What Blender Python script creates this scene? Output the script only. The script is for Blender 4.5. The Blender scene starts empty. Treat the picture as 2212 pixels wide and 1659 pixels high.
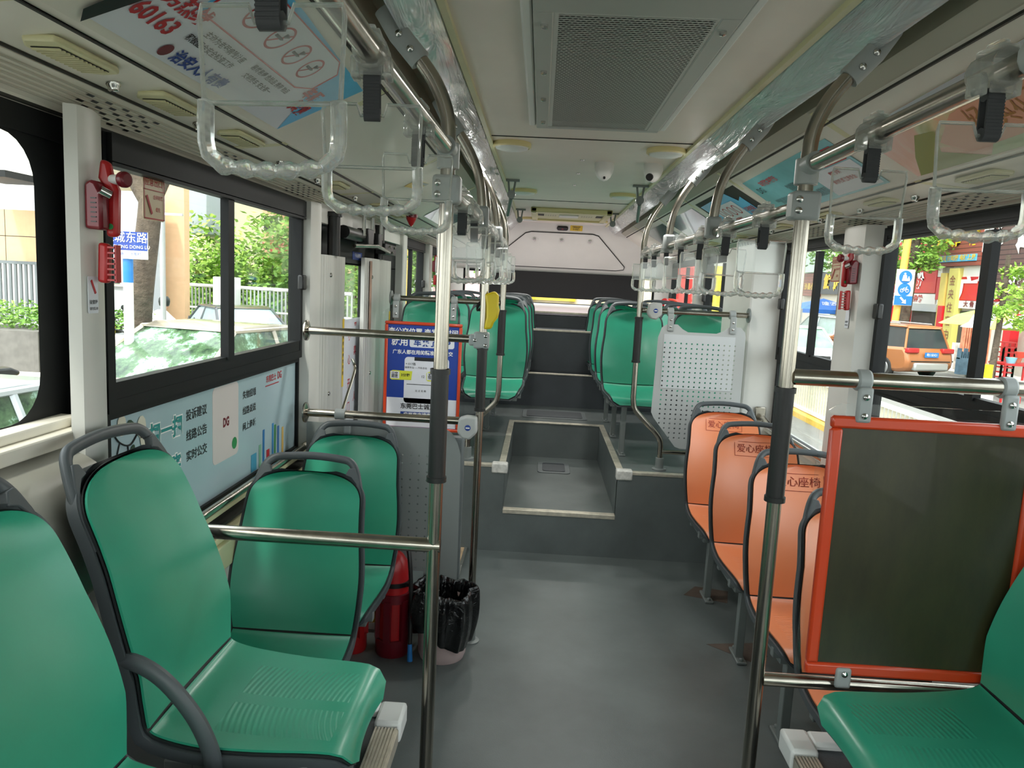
import bpy, bmesh, math, random
from math import sin, cos, pi, radians, sqrt, atan2
from mathutils import Vector, Matrix, Quaternion
random.seed(7)
SC = bpy.context.scene
COL = SC.collection

# ------------------------------------------------------------------ camera
CAM = Vector((-0.174, 0.0, 1.5))
FPX = 1620.0
def cam_axes():
    d = Vector((1170 - 1106, 617 - 829.5, FPX)).normalized()
    r = radians(3.1)
    t = Vector((-sin(r), cos(r), 0))
    down = (t - d * d.dot(t)).normalized()
    right = down.cross(d)
    R = Matrix((right, d, -down))
    return R
CR = cam_axes()
cd = bpy.data.cameras.new('camera'); cam = bpy.data.objects.new('camera', cd); COL.objects.link(cam)
xr = CR @ Vector((1, 0, 0)); yd = CR @ Vector((0, 1, 0)); zf = CR @ Vector((0, 0, 1))
M = Matrix((xr, -yd, -zf)).transposed().to_4x4(); M.translation = CAM
cam.matrix_world = M
cd.sensor_fit = 'HORIZONTAL'; cd.sensor_width = 36; cd.lens = 36 * FPX / 2212
cd.clip_start = 0.02; cd.clip_end = 400
SC.camera = cam
def at(px, py, Y):
    """point at world depth Y on the sight line of an image position, used to survey the street outside"""
    w = CR @ Vector((px - 1106, py - 829.5, FPX))
    return CAM + w * (Y / w.y)

# ------------------------------------------------------------------ light
SC.view_settings.view_transform = 'Standard'; SC.view_settings.look = 'None'
SC.view_settings.gamma = 1; SC.view_settings.use_curve_mapping = False
SC.view_settings.exposure = 1.88
SC.cycles.max_bounces = 9; SC.cycles.diffuse_bounces = 5; SC.cycles.glossy_bounces = 4
SC.cycles.transmission_bounces = 6; SC.cycles.transparent_max_bounces = 24
SC.cycles.caustics_reflective = False; SC.cycles.caustics_refractive = False
SC.cycles.sample_clamp_indirect = 6
wd = bpy.data.worlds.new('sky'); SC.world = wd; wd.use_nodes = True
nt = wd.node_tree; nt.nodes.clear()
sky = nt.nodes.new('ShaderNodeTexSky'); sky.sky_type = 'NISHITA'; sky.sun_disc = False
sky.sun_elevation = radians(58); sky.sun_rotation = radians(200); sky.air_density = 1.0; sky.dust_density = 6.0; sky.ozone_density = 1.0
mixw = nt.nodes.new('ShaderNodeMix'); mixw.data_type = 'RGBA'; mixw.inputs[0].default_value = 0.72
mixw.inputs[7].default_value = (9, 9.3, 9.6, 1)   # bright overcast haze over the clear sky
bg = nt.nodes.new('ShaderNodeBackground'); bg.inputs[1].default_value = 0.13
wo = nt.nodes.new('ShaderNodeOutputWorld')
nt.links.new(sky.outputs[0], mixw.inputs[6]); nt.links.new(mixw.outputs[2], bg.inputs[0]); nt.links.new(bg.outputs[0], wo.inputs[0])
sd = bpy.data.lights.new('sun', 'SUN'); sd.energy = 1.15; sd.angle = radians(3); sd.color = (1, .96, .9)
so = bpy.data.objects.new('sun', sd); COL.objects.link(so)
so.rotation_euler = Vector((-.2, -.5, .85)).to_track_quat('Z', 'Y').to_euler()

# ------------------------------------------------------------------ materials
def lin(h):
    h = h.lstrip('#'); c = [int(h[i:i+2], 16) / 255 for i in (0, 2, 4)]
    return tuple(((x + .055) / 1.055) ** 2.4 if x > .04045 else x / 12.92 for x in c) + (1,)
class N:
    """tiny node-math wrapper"""
    def __init__(s, nt, sock): s.nt = nt; s.s = sock
    def op(s, o, b=None, c=None, rev=False):
        n = s.nt.nodes.new('ShaderNodeMath'); n.operation = o
        args = [s, b, c] if not rev else [b, s, c]
        for i, a in enumerate(args):
            if a is None: continue
            if isinstance(a, N): s.nt.links.new(a.s, n.inputs[i])
            else: n.inputs[i].default_value = a
        return N(s.nt, n.outputs[0])
    def __add__(s, b): return s.op('ADD', b)
    def __sub__(s, b): return s.op('SUBTRACT', b)
    def __mul__(s, b): return s.op('MULTIPLY', b)
    def __truediv__(s, b): return s.op('DIVIDE', b)
    def lt(s, b): return s.op('LESS_THAN', b)
    def gt(s, b): return s.op('GREATER_THAN', b)
    def fr(s): return s.op('FRACT')
    def fl(s): return s.op('FLOOR')
    def ab(s): return s.op('ABSOLUTE')
    def mx(s, b): return s.op('MAXIMUM', b)
    def mn(s, b): return s.op('MINIMUM', b)
    def sq(s): return s.op('POWER', 2.0)
class MatB:
    def __init__(s, name):
        s.m = bpy.data.materials.new(name); s.m.use_nodes = True; s.nt = s.m.node_tree
        s.b = s.nt.nodes['Principled BSDF']; s.out = s.nt.nodes['Material Output']
    def set(s, k, v): s.b.inputs[k].default_value = v
    def link(s, a, b): s.nt.links.new(a, b)
    def coord(s, kind='Object'):
        n = s.nt.nodes.new('ShaderNodeTexCoord'); return n.outputs[kind]
    def xyz(s, kind='Object'):
        n = s.nt.nodes.new('ShaderNodeSeparateXYZ'); s.link(s.coord(kind), n.inputs[0])
        return [N(s.nt, n.outputs[i]) for i in range(3)]
    def noise(s, scale, detail=3, rough=.5, stretch=None, kind='Object', dist=0):
        n = s.nt.nodes.new('ShaderNodeTexNoise'); n.inputs['Scale'].default_value = scale
        n.inputs['Detail'].default_value = detail; n.inputs['Roughness'].default_value = rough
        n.inputs['Distortion'].default_value = dist
        c = s.coord(kind)
        if stretch:
            mp = s.nt.nodes.new('ShaderNodeMapping'); mp.inputs['Scale'].default_value = stretch
            s.link(c, mp.inputs[0]); c = mp.outputs[0]
        s.link(c, n.inputs['Vector']); return n.outputs['Fac']
    def ramp(s, fac, stops):
        n = s.nt.nodes.new('ShaderNodeValToRGB'); e = n.color_ramp.elements
        while len(e) < len(stops): e.new(.5)
        for k, (p, c) in enumerate(stops): e[k].position = p; e[k].color = c
        s.link(fac if not isinstance(fac, N) else fac.s, n.inputs[0]); return n.outputs[0]
    def mix(s, fac, a, b):
        n = s.nt.nodes.new('ShaderNodeMix'); n.data_type = 'RGBA'
        for i, v in ((0, fac), (6, a), (7, b)):
            if isinstance(v, N): v = v.s
            if isinstance(v, (tuple, float, int)): n.inputs[i].default_value = v
            else: s.link(v, n.inputs[i])
        return n.outputs[2]
    def bump(s, h, strength=.3, dist=.01):
        n = s.nt.nodes.new('ShaderNodeBump'); n.inputs['Strength'].default_value = strength; n.inputs['Distance'].default_value = dist
        s.link(h.s if isinstance(h, N) else h, n.inputs['Height']); s.link(n.outputs[0], s.b.inputs['Normal'])
    def alpha(s, keep):
        s.link(keep.s, s.b.inputs['Alpha'])
def mat(name, col, rough=.5, metal=0.0, nz=0.0, nscale=6, bump=0, bscale=60, coat=0, spec=None, stretch=None, bdist=.002):
    B = MatB(name); c = lin(col)
    B.set('Roughness', rough); B.set('Metallic', metal)
    if coat: B.set('Coat Weight', coat); B.set('Coat Roughness', .08)
    if spec is not None: B.set('Specular IOR Level', spec)
    if nz:
        f = B.noise(nscale, 5, .6, stretch)
        d = tuple(x * (1 - nz) for x in c[:3]) + (1,); u = tuple(min(1, x * (1 + nz)) for x in c[:3]) + (1,)
        B.link(B.ramp(f, [(.3, d), (.7, u)]), B.b.inputs['Base Color'])
    else: B.set('Base Color', c)
    if bump: B.bump(B.noise(bscale, 4, .6, stretch), bump, bdist)
    return B.m

MT = {}
def m(k): return MT[k]
MT['cream'] = mat('cream_plastic', '#e6e1d4', .38, nz=.05, nscale=2.5)
MT['ceil'] = mat('ceiling_plastic', '#ece3d8', .42, nz=.06, nscale=1.8)
MT['cream2'] = mat('aged_cream_plastic', '#d8d3a8', .4, nz=.06)
MT['lamp_cream'] = mat('yellowed_lamp_plastic', '#e6d9a0', .35)
MT['frosted'] = mat('frosted_diffuser', '#e8e8e4', .3)
MT['white'] = mat('white_plastic', '#e6e6e2', .35)
MT['pillar'] = mat('pillar_plastic', '#d6d5cf', .36, nz=.04, nscale=3)
MT['alu'] = mat('ribbed_aluminium', '#b5b5ae', .38, .85, nz=.12, nscale=8, stretch=(6, 6, .6))
MT['nosing'] = mat('worn_aluminium_nosing', '#c9c2b2', .45, .6, nz=.2, nscale=25)
MT['seam'] = mat('dark_seam', '#26251f', .7)
MT['floor'] = mat('dark_grey_vinyl', '#5f6665', .42, nz=.22, nscale=2.2, bump=.25, bscale=240)
MT['floor2'] = mat('darker_vinyl', '#41464a', .5, nz=.18, nscale=3, bump=.25, bscale=200)
MT['plate'] = mat('floor_plate', '#6f7576', .4, nz=.12, nscale=10)
MT['black'] = mat('black_window_frame', '#17191a', .55, nz=.1, spec=.25)
MT['rubber'] = mat('black_rubber', '#191817', .42, bump=.2, bscale=90)
MT['webbing'] = mat('black_webbing', '#37393b', .75)
MT['gclamp'] = mat('grey_clamp_plastic', '#a0a5a4', .4)
MT['shell'] = mat('grey_seat_shell', '#4b5154', .42)
MT['shell2'] = mat('dark_seat_edge', '#232627', .5)
MT['legs'] = mat('grey_painted_steel', '#7e8482', .45, .2, nz=.08)
MT['red'] = mat('red_plastic', '#b31f22', .32)
MT['dred'] = mat('dark_red_plastic', '#6d1420', .3)
MT['orangeframe'] = mat('orange_red_frame', '#d0441f', .3, coat=.3)
MT['chrome'] = mat('chrome_screw', '#c8c8c4', .15, 1)
MT['blackp'] = mat('black_plastic', '#121212', .35)
MT['bluep'] = mat('blue_plastic', '#2277c0', .35)
MT['yellow'] = mat('yellow_plastic', '#e6cb1c', .4)
MT['yellowst'] = mat('yellow_sticker', '#d8b52a', .5)
MT['inkred'] = mat('red_ink', '#b5262d', .5)
MT['inkblack'] = mat('black_ink', '#17181a', .5)
MT['inkblue'] = mat('blue_ink', '#1c3f8f', .5)
MT['inkteal'] = mat('teal_ink', '#2b8f8c', .5)
MT['inkwhite'] = mat('white_ink', '#f3f3f0', .5)
MT['inkyellow'] = mat('yellow_ink', '#f3d21b', .5)
MT['inkgreen'] = mat('green_ink', '#2f8d4f', .5)
MT['inkpale'] = mat('pale_ink', '#c6dcdc', .5)
MT['stamp'] = mat('dark_red_stamp', '#a8402f', .6)
MT['posterwhite'] = mat('white_poster_film', '#dfe2ea', .3)
MT['sky_poster'] = mat('blue_poster_film', '#58b6e6', .3, nz=.15, nscale=4)
MT['ad_film'] = None
def steel():
    B = MatB('stainless_steel'); B.set('Metallic', 1); B.set('Roughness', .22)
    f = B.noise(5, 4, .6, (1, 1, .15)); B.link(B.ramp(f, [(.3, lin('#948e83')), (.7, lin('#c2bcb0'))]), B.b.inputs['Base Color'])
    g = B.noise(40, 3, .6); r = N(B.nt, g) * .14 + .14; B.link(r.s, B.b.inputs['Roughness'])
    return B.m
MT['steel'] = steel()
def seatmat(name, a, b, cx=0.0):
    """moulded glossy plastic; fine concentric ribs on the pan"""
    B = MatB(name); B.set('Roughness', .33); B.set('Specular IOR Level', .6); B.set('Coat Weight', .25); B.set('Coat Roughness', .2)
    f = B.noise(3.2, 3, .5); B.link(B.ramp(f, [(.25, lin(a)), (.75, lin(b))]), B.b.inputs['Base Color'])
    x, y, z = B.xyz()
    ax = x.ab()
    d = ((x * 1.1).sq() + (y + .62).sq()).op('SQRT')
    band = ax.lt(.125) * ax.gt(.018) * (y.gt(-.33)) * (y.lt(-.1)) * z.lt(.44)
    h = (d * 560).op('SINE') * band
    g = B.noise(300, 2, .5)
    B.bump(h + N(B.nt, g) * .15, .5, .0012)
    return B.m
MT['green'] = seatmat('green_seat_plastic', '#2b9476', '#38a686')
MT['orange'] = seatmat('orange_seat_plastic', '#ee8a55', '#f5976a')
def clear(name, tint=(.93, .96, .95, 1), w=.45, rough=.03):
    mm = bpy.data.materials.new(name); mm.use_nodes = True; t = mm.node_tree; t.nodes.clear()
    o = t.nodes.new('ShaderNodeOutputMaterial'); mx = t.nodes.new('ShaderNodeMixShader')
    tr = t.nodes.new('ShaderNodeBsdfTransparent'); tr.inputs[0].default_value = tint
    gl = t.nodes.new('ShaderNodeBsdfGlossy'); gl.inputs['Roughness'].default_value = rough; gl.inputs[0].default_value = (.95, .97, .96, 1)
    lw = t.nodes.new('ShaderNodeLayerWeight'); lw.inputs[0].default_value = w
    mr = t.nodes.new('ShaderNodeMath'); mr.operation = 'MULTIPLY_ADD'; mr.inputs[1].default_value = .4 if w < .15 else .7; mr.inputs[2].default_value = .02
    t.links.new(lw.outputs['Fresnel'] if w < .3 else lw.outputs['Facing'], mr.inputs[0])
    t.links.new(mr.outputs[0], mx.inputs[0]); t.links.new(tr.outputs[0], mx.inputs[1]); t.links.new(gl.outputs[0], mx.inputs[2])
    t.links.new(mx.outputs[0], o.inputs[0]); return mm
MT['glass'] = clear('window_glass', (.95, .98, .96, 1), .06)
MT['acrylic'] = clear('clear_acrylic', (.97, .98, .98, 1), .2)
def rim():
    """thick moulded clear plastic: refracts and picks up highlights"""
    mm = bpy.data.materials.new('clear_moulded_plastic'); mm.use_nodes = True; t = mm.node_tree; t.nodes.clear()
    o = t.nodes.new('ShaderNodeOutputMaterial'); mx = t.nodes.new('ShaderNodeMixShader'); mx.inputs[0].default_value = .62
    tr = t.nodes.new('ShaderNodeBsdfTransparent'); tr.inputs[0].default_value = (.96, .97, .96, 1)
    g = t.nodes.new('ShaderNodeBsdfGlass'); g.inputs['IOR'].default_value = 1.4; g.inputs['Roughness'].default_value = .06; g.inputs[0].default_value = (.98, .99, .98, 1)
    t.links.new(tr.outputs[0], mx.inputs[1]); t.links.new(g.outputs[0], mx.inputs[2])
    hz(t, mx.outputs[0], o, .22); return mm
def hz(t, sh, o, k):
    d = t.nodes.new('ShaderNodeBsdfDiffuse'); d.inputs[0].default_value = (.9, .92, .9, 1); tl = t.nodes.new('ShaderNodeBsdfTranslucent'); tl.inputs[0].default_value = (.9, .92, .9, 1)
    a = t.nodes.new('ShaderNodeMixShader'); a.inputs[0].default_value = .5; t.links.new(d.outputs[0], a.inputs[1]); t.links.new(tl.outputs[0], a.inputs[2])
    b = t.nodes.new('ShaderNodeMixShader'); b.inputs[0].default_value = k; t.links.new(sh, b.inputs[1]); t.links.new(a.outputs[0], b.inputs[2]); t.links.new(b.outputs[0], o.inputs[0])
MT['rim'] = rim()
cp = clear('clear_plate', (.93, .94, .93, 1), .35, .06); _o = [n for n in cp.node_tree.nodes if n.type == 'OUTPUT_MATERIAL'][0]; hz(cp.node_tree, _o.inputs[0].links[0].from_socket, _o, .07); MT['clearplate'] = cp
def holes(name, col, axu, axv, pu, pv, r, ru, rv, rough=.4, metal=0, stagger=False, black=False, elong=1.0, lines=None):
    """perforated sheet: round holes on a grid inside the region ru x rv (object coordinates)"""
    B = MatB(name); B.set('Roughness', rough); B.set('Metallic', metal)
    c = B.xyz(); u, v = c[axu], c[axv]
    if stagger: uu = (u / pu + (v / pv).fl() * .5).fr() - .5
    else: uu = (u / pu).fr() - .5
    vv = (v / pv).fr() - .5
    d = ((uu * pu / elong).sq() + (vv * pv).sq()).op('SQRT')
    inside = u.gt(ru[0]) * u.lt(ru[1]) * v.gt(rv[0]) * v.lt(rv[1])
    hole = d.lt(r) * inside
    base = lin(col)
    if black:
        B.link(B.mix(hole, base, (.01, .01, .01, 1)), B.b.inputs['Base Color'])
    else:
        B.set('Base Color', base)
        B.alpha(hole * -1.0 + 1.0)
    if lines:
        lv = (v / lines).fr(); B.bump(lv.lt(.82), .6, .002)
    return B.m
def wrap():
    """long ceiling duct wrapped in shiny clear film"""
    B = MatB('film_wrapped_duct'); B.set('Roughness', .12); B.set('Coat Weight', .6); B.set('Coat Roughness', .05)
    f = B.noise(3, 4, .6, (3, .5, 3)); B.link(B.ramp(f, [(.3, lin('#b4babd')), (.7, lin('#cfd3d5'))]), B.b.inputs['Base Color'])
    B.bump(B.noise(5, 4, .6, (2.5, .35, 2.5), dist=1.2), .9, .035)
    return B.m
MT['wrap'] = wrap()
def adfilm():
    B = MatB('pale_blue_ad_film'); B.set('Roughness', .25)
    x, y, z = B.xyz('Object')
    f = B.noise(1.5, 3, .5)
    B.link(B.ramp(f, [(.3, lin('#a9c3c8')), (.7, lin('#bccfda'))]), B.b.inputs['Base Color'])
    return B.m
MT['ad_film'] = adfilm()
def bag():
    B = MatB('black_bin_bag'); B.set('Base Color', lin('#09090b')); B.set('Roughness', .2); B.set('Coat Weight', .5); B.set('Coat Roughness', .12)
    B.bump(B.noise(22, 3, .55, dist=2.0), .6, .012); return B.m
MT['bag'] = bag()

# ------------------------------------------------------------------ mesh builder
def wloc(p):
    v = Vector((0, 0, 0))
    while p is not None: v = v + p.location; p = p.parent
    return v
class MB:
    def __init__(s): s.v = []; s.f = []; s.mi = []; s.cur = 0
    def mat(s, i): s.cur = i; return s
    def add(s, vs, fs):
        o = len(s.v); s.v += [tuple(x) for x in vs]
        for f in fs: s.f.append([i + o for i in f]); s.mi.append(s.cur)
        return s
    def bb(s, x0, x1, y0, y1, z0, z1):
        vs = [(x, y, z) for x in (x0, x1) for y in (y0, y1) for z in (z0, z1)]
        return s.add(vs, [(0, 1, 3, 2), (4, 6, 7, 5), (0, 4, 5, 1), (2, 3, 7, 6), (0, 2, 6, 4), (1, 5, 7, 3)])
    def box(s, c, sz, rot=None):
        vs = []
        for x in (-.5, .5):
            for y in (-.5, .5):
                for z in (-.5, .5):
                    p = Vector((x * sz[0], y * sz[1], z * sz[2]))
                    if rot: p = rot @ p
                    vs.append(p + Vector(c))
        return s.add(vs, [(0, 1, 3, 2), (4, 6, 7, 5), (0, 4, 5, 1), (2, 3, 7, 6), (0, 2, 6, 4), (1, 5, 7, 3)])
    def tube(s, pts, r, seg=12, closed=False, rad=None, flat=1.0, up=None, caps=True):
        pts = [Vector(p) for p in pts]; n = len(pts); rings = []
        T = []
        for i in range(n):
            a = pts[(i - 1) % n] if (closed or i > 0) else pts[0]; b = pts[(i + 1) % n] if (closed or i < n - 1) else pts[-1]
            T.append((b - a).normalized())
        ref = Vector(up) if up else (Vector((0, 0, 1)) if abs(T[0].z) < .9 else Vector((1, 0, 0)))
        nrm = (ref - T[0] * ref.dot(T[0])).normalized()
        vs = []
        for i in range(n):
            if i:
                q = T[i - 1].rotation_difference(T[i]); nrm = q @ nrm
                nrm = (nrm - T[i] * nrm.dot(T[i])).normalized()
            bn = T[i].cross(nrm); rr = rad[i] if rad else r
            for k in range(seg):
                a = 2 * pi * k / seg
                vs.append(pts[i] + nrm * (cos(a) * rr) + bn * (sin(a) * rr * flat))
        fs = []
        for i in range(n if closed else n - 1):
            j = (i + 1) % n
            for k in range(seg):
                l = (k + 1) % seg
                fs.append((i * seg + k, i * seg + l, j * seg + l, j * seg + k))
        if caps and not closed:
            fs.append(tuple(range(seg - 1, -1, -1))); fs.append(tuple((n - 1) * seg + k for k in range(seg)))
        return s.add(vs, fs)
    def cyl(s, a, b, r, seg=16, r2=None): return s.tube([a, b], r, seg, rad=[r, r if r2 is None else r2])
    def lathe(s, prof, c=(0, 0, 0), seg=24, ax='Z'):
        vs = []; fs = []
        for (r, h) in prof:
            for k in range(seg):
                a = 2 * pi * k / seg; p = (r * cos(a), r * sin(a), h)
                if ax == 'X': p = (h, r * cos(a), r * sin(a))
                if ax == 'Y': p = (r * cos(a), h, r * sin(a))
                vs.append(Vector(c) + Vector(p))
        for i in range(len(prof) - 1):
            for k in range(seg):
                l = (k + 1) % seg; fs.append((i * seg + k, i * seg + l, (i + 1) * seg + l, (i + 1) * seg + k))
        fs.append(tuple(range(seg))[::-1]); fs.append(tuple((len(prof) - 1) * seg + k for k in range(seg)))
        return s.add(vs, fs)
    def prism(s, poly, org, u, v, t):
        """outline (a,b) in plane u,v extruded by vector t"""
        org, u, v, t = Vector(org), Vector(u), Vector(v), Vector(t); n = len(poly)
        a = [org + u * p[0] + v * p[1] for p in poly]; b = [p + t for p in a]
        fs = [tuple(range(n))[::-1], tuple(range(n, 2 * n))] + [(i, (i + 1) % n, n + (i + 1) % n, n + i) for i in range(n)]
        return s.add(a + b, fs)
    def grid(s, fn, nu, nv, closed=False):
        vs = [fn(i / nu, j / nv) for j in range(nv + 1) for i in range(nu + 1)]
        fs = [(j * (nu + 1) + i, j * (nu + 1) + i + 1, (j + 1) * (nu + 1) + i + 1, (j + 1) * (nu + 1) + i) for j in range(nv) for i in range(nu)]
        return s.add(vs, fs)
    def quad(s, a, b, c, d): return s.add([a, b, c, d], [(0, 1, 2, 3)])
    def disc(s, c, r, u, v, seg=24, r0=0, sq=1.0):
        c, u, v = Vector(c), Vector(u), Vector(v)
        o = [c + u * (cos(2 * pi * k / seg) * r) + v * (sin(2 * pi * k / seg) * r * sq) for k in range(seg)]
        if not r0: return s.add(o, [tuple(range(seg))])
        i_ = [c + u * (cos(2 * pi * k / seg) * r0) + v * (sin(2 * pi * k / seg) * r0 * sq) for k in range(seg)]
        return s.add(o + i_, [(k, (k + 1) % seg, seg + (k + 1) % seg, seg + k) for k in range(seg)])
    def build(s, name, mats, parent=None, smooth=True, bevel=0, solid=0, sub=0, kind=None, label=None, local=False):
        me = bpy.data.meshes.new(name)
        off = Vector((0, 0, 0)) if (parent is None or local) else wloc(parent)
        me.from_pydata([tuple(Vector(v) - off) for v in s.v], [], s.f)
        if not isinstance(mats, (list, tuple)): mats = [mats]
        for x in mats: me.materials.append(MT[x] if isinstance(x, str) else x)
        for p, i in zip(me.polygons, s.mi): p.material_index = i
        bm = bmesh.new(); bm.from_mesh(me); bmesh.ops.remove_doubles(bm, verts=bm.verts, dist=1e-6) if not smooth else None
        bmesh.ops.recalc_face_normals(bm, faces=bm.faces); bm.to_mesh(me); bm.free()
        if smooth:
            for p in me.polygons: p.use_smooth = True
            me.set_sharp_from_angle(angle=radians(38))
        o = bpy.data.objects.new(name, me); COL.objects.link(o)
        if parent is not None: o.parent = parent
        if bevel:
            b = o.modifiers.new('bevel', 'BEVEL'); b.width = bevel; b.segments = 2; b.limit_method = 'ANGLE'; b.angle_limit = radians(40)
        if solid:
            b = o.modifiers.new('solid', 'SOLIDIFY'); b.thickness = solid; b.offset = 0
        if sub:
            b = o.modifiers.new('sub', 'SUBSURF'); b.levels = sub; b.render_levels = sub
        if kind: o['kind'] = kind
        if label: o['label'] = label
        return o
def struct(mb, name, mats, **k): return mb.build(name, mats, None, kind='structure', **k)
def thing(name, label, cat, loc=(0, 0, 0), rz=0, group=None):
    o = bpy.data.objects.new(name, None); COL.objects.link(o); o.location = loc; o.rotation_euler = (0, 0, rz)
    o.empty_display_size = .05
    return tag(o, label, cat, group)
def tag(o, label, cat, group=None):
    o['label'] = label; o['category'] = cat
    if group: o['group'] = group
    return o
def copy_tree(o, parent=None):
    c = o.copy(); COL.objects.link(c); c.parent = parent
    for ch in list(o.children): copy_tree(ch, c)
    return c
def place(proto, used, loc, rz, label, group=None):
    """first call moves the prototype itself, later calls copy it with its parts"""
    o = proto if not used.get(proto.name) else copy_tree(proto)
    used[proto.name] = True
    o.location = loc; o.rotation_euler = (0, 0, rz); o['label'] = label
    if group: o['group'] = group
    return o
USED = {}
def sm(pts, n=6):
    """Catmull-Rom through points"""
    P = [Vector(p) for p in pts]; out = []
    for i in range(len(P) - 1):
        a = P[i - 1] if i else P[0] * 2 - P[1]; b, c = P[i], P[i + 1]; d = P[i + 2] if i + 2 < len(P) else P[-1] * 2 - P[-2]
        for k in range(n):
            t = k / n; out.append(.5 * ((2 * b) + (c - a) * t + (2 * a - 5 * b + 4 * c - d) * t * t + (3 * b - a - 3 * c + d) * t ** 3))
    out.append(P[-1]); return out
def rpoly(w, h, r, n=5, cx=0, cy=0):
    out = []
    for (sx, sy, a0) in ((1, 1, 0), (-1, 1, 90), (-1, -1, 180), (1, -1, 270)):
        for k in range(n + 1):
            a = radians(a0 + 90 * k / n); out.append((cx + sx * (w / 2 - r) + r * cos(a), cy + sy * (h / 2 - r) + r * sin(a)))
    return out
def text(items, org, right, up, mt, parent, name='lettering', bold=0.0, nrm=None, local=False, label=None):
    """items: (string, cap size, (u, v) centre[, squash x]) written flat on the plane org/right/up"""
    org, right, up = Vector(org), Vector(right).normalized(), Vector(up).normalized()
    out = None
    for it in items:
        mb = MB(); body, size, (u0, v0) = it[:3]; sqx = it[3] if len(it) > 3 else 1
        c = bpy.data.curves.new('t', 'FONT'); c.body = body; c.size = size; c.align_x = 'CENTER'; c.align_y = 'CENTER'
        c.resolution_u = 2; c.offset = bold * size; c.space_line = .9
        o = bpy.data.objects.new('t', c)
        me = bpy.data.meshes.new_from_object(o)
        mb.add([org + right * (u0 + v.co.x * sqx) + up * (v0 + v.co.y) for v in me.vertices], [tuple(p.vertices) for p in me.polygons])
        bpy.data.objects.remove(o); bpy.data.curves.remove(c); bpy.data.meshes.remove(me)
        out = mb.build(name, mt, parent, smooth=False, label=label, local=local)
    return out
# ------------------------------------------------------------------ the bus body
XW = 1.17; Y0 = -2.2; YP = 4.09; YR = 6.24; ZP = .495
# low floor with the stair well of the exit door cut out on the left
mb = MB()
mb.bb(-XW, XW, Y0, 3.1, -.06, 0); mb.bb(-.56, XW, 3.1, YP + .02, -.06, 0)
mb.bb(-XW, -.56, 3.1, YP + .9, -.34, -.28); mb.bb(-.6, -.56, 3.1, YP, -.3, -.06); mb.bb(-XW, -.56, 3.06, 3.1, -.3, -.06)
struct(mb, 'floor', 'floor', smooth=False)
# raised rear floor around the sunken aisle step
mb = MB()
mb.bb(-XW, -.325, YP, YR, .40, ZP); mb.bb(.305, XW, YP, YR, .40, ZP); mb.bb(-.325, .305, 5.45, YR, .40, ZP)
mb.bb(-.325, .305, YP, 5.45, .18, .24)
mb.bb(-.36, -.325, YP + .002, 5.45, .0, .4); mb.bb(.305, .34, YP + .002, 5.45, .0, .4); mb.bb(-.325, .305, 5.45, 5.5, .0, .4)
struct(mb, 'floor', 'floor', smooth=False)
mb = MB(); q = YP - .005; mb.bb(-.62, -.325, q, YP + .03, 0, ZP - .002); mb.bb(.305, XW, q, YP + .03, 0, ZP - .002); mb.bb(-.325, .305, q, YP + .03, 0, .235)
mb.bb(-XW, -.62, YP + .9, YP + .93, -.3, ZP - .002)
struct(mb, 'trim_1', 'floor', smooth=False)
# rear steps up to the engine shelf
mb = MB()
mb.bb(-XW, XW, YR, 6.5, .4, .77); mb.bb(-XW, XW, 6.5, 6.9, .4, 1.12)
struct(mb, 'floor', 'floor2', smooth=False, bevel=.006)
boxes_ = MB(); boxes_.bb(-XW, XW, 6.9, 6.95, 1.12, 1.24); struct(boxes_, 'trim_32', 'floor2', smooth=False)
mb = MB(); mb.prism([(6.9, 1.235), (7.95, 1.29), (7.95, 1.32), (6.9, 1.262)], (-XW, 0, 0), (0, 1, 0), (0, 0, 1), (2 * XW, 0, 0))
struct(mb, 'trim_2', mat('engine_shelf_vinyl', '#cbbfc6', .3), smooth=False)
# metal nosings of the steps
mb = MB()
mb.bb(-.62, -.36, YP - .008, YP + .035, ZP - .012, ZP + .004); mb.bb(.34, XW - .16, YP - .008, YP + .035, ZP - .012, ZP + .004)
mb.bb(-.325, .305, YP - .008, YP + .04, .222, .246)
mb.bb(-.36, -.322, YP, 5.49, ZP - .002, ZP + .006); mb.bb(.302, .34, YP, 5.49, ZP - .002, ZP + .006); mb.bb(-.36, .34, 5.445, 5.49, ZP - .002, ZP + .007)
mb.bb(-.56, .6, YR - .006, YR + .025, .765, .778); mb.bb(-.5, .5, 6.494, 6.52, 1.112, 1.128); mb.bb(-.7, .7, 6.892, 6.92, 1.252, 1.27)
struct(mb, 'trim_3', 'nosing', smooth=False, bevel=.002)
mb = MB(); mb.bb(-.575, -.53, 3.1, YP, .0, .008); mb.bb(-.585, -.575, 3.1, YP, -.03, .008)
struct(mb, 'trim_4', mat('sanded_step_edge', '#c2a683', .8, nz=.25, nscale=30), smooth=False, bevel=.002)
mb = MB(); mb.bb(-.53, -.515, 3.1, YP, .0, .01)
struct(mb, 'trim_5', 'alu', smooth=False)
for sx in (-1, 1):
    x = -.343 if sx < 0 else .322
    o = MB(); o.bb(x - .055, x + .035, YP - .012, YP + .05, ZP - .045, ZP + .012)
    if sx > 0: o = MB(); o.bb(x - .025, x + .065, YP - .012, YP + .05, ZP - .045, ZP + .012)
    c = o.build('step_guard', mat('scuffed_white_cap', '#c9c8c2', .5, nz=.25, nscale=40), bevel=.008)
    tag(c, 'white plastic corner cap on the raised step, ' + ('left' if sx < 0 else 'right') + ' of the sunken aisle', 'corner guard', 'step corner guards')
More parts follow.
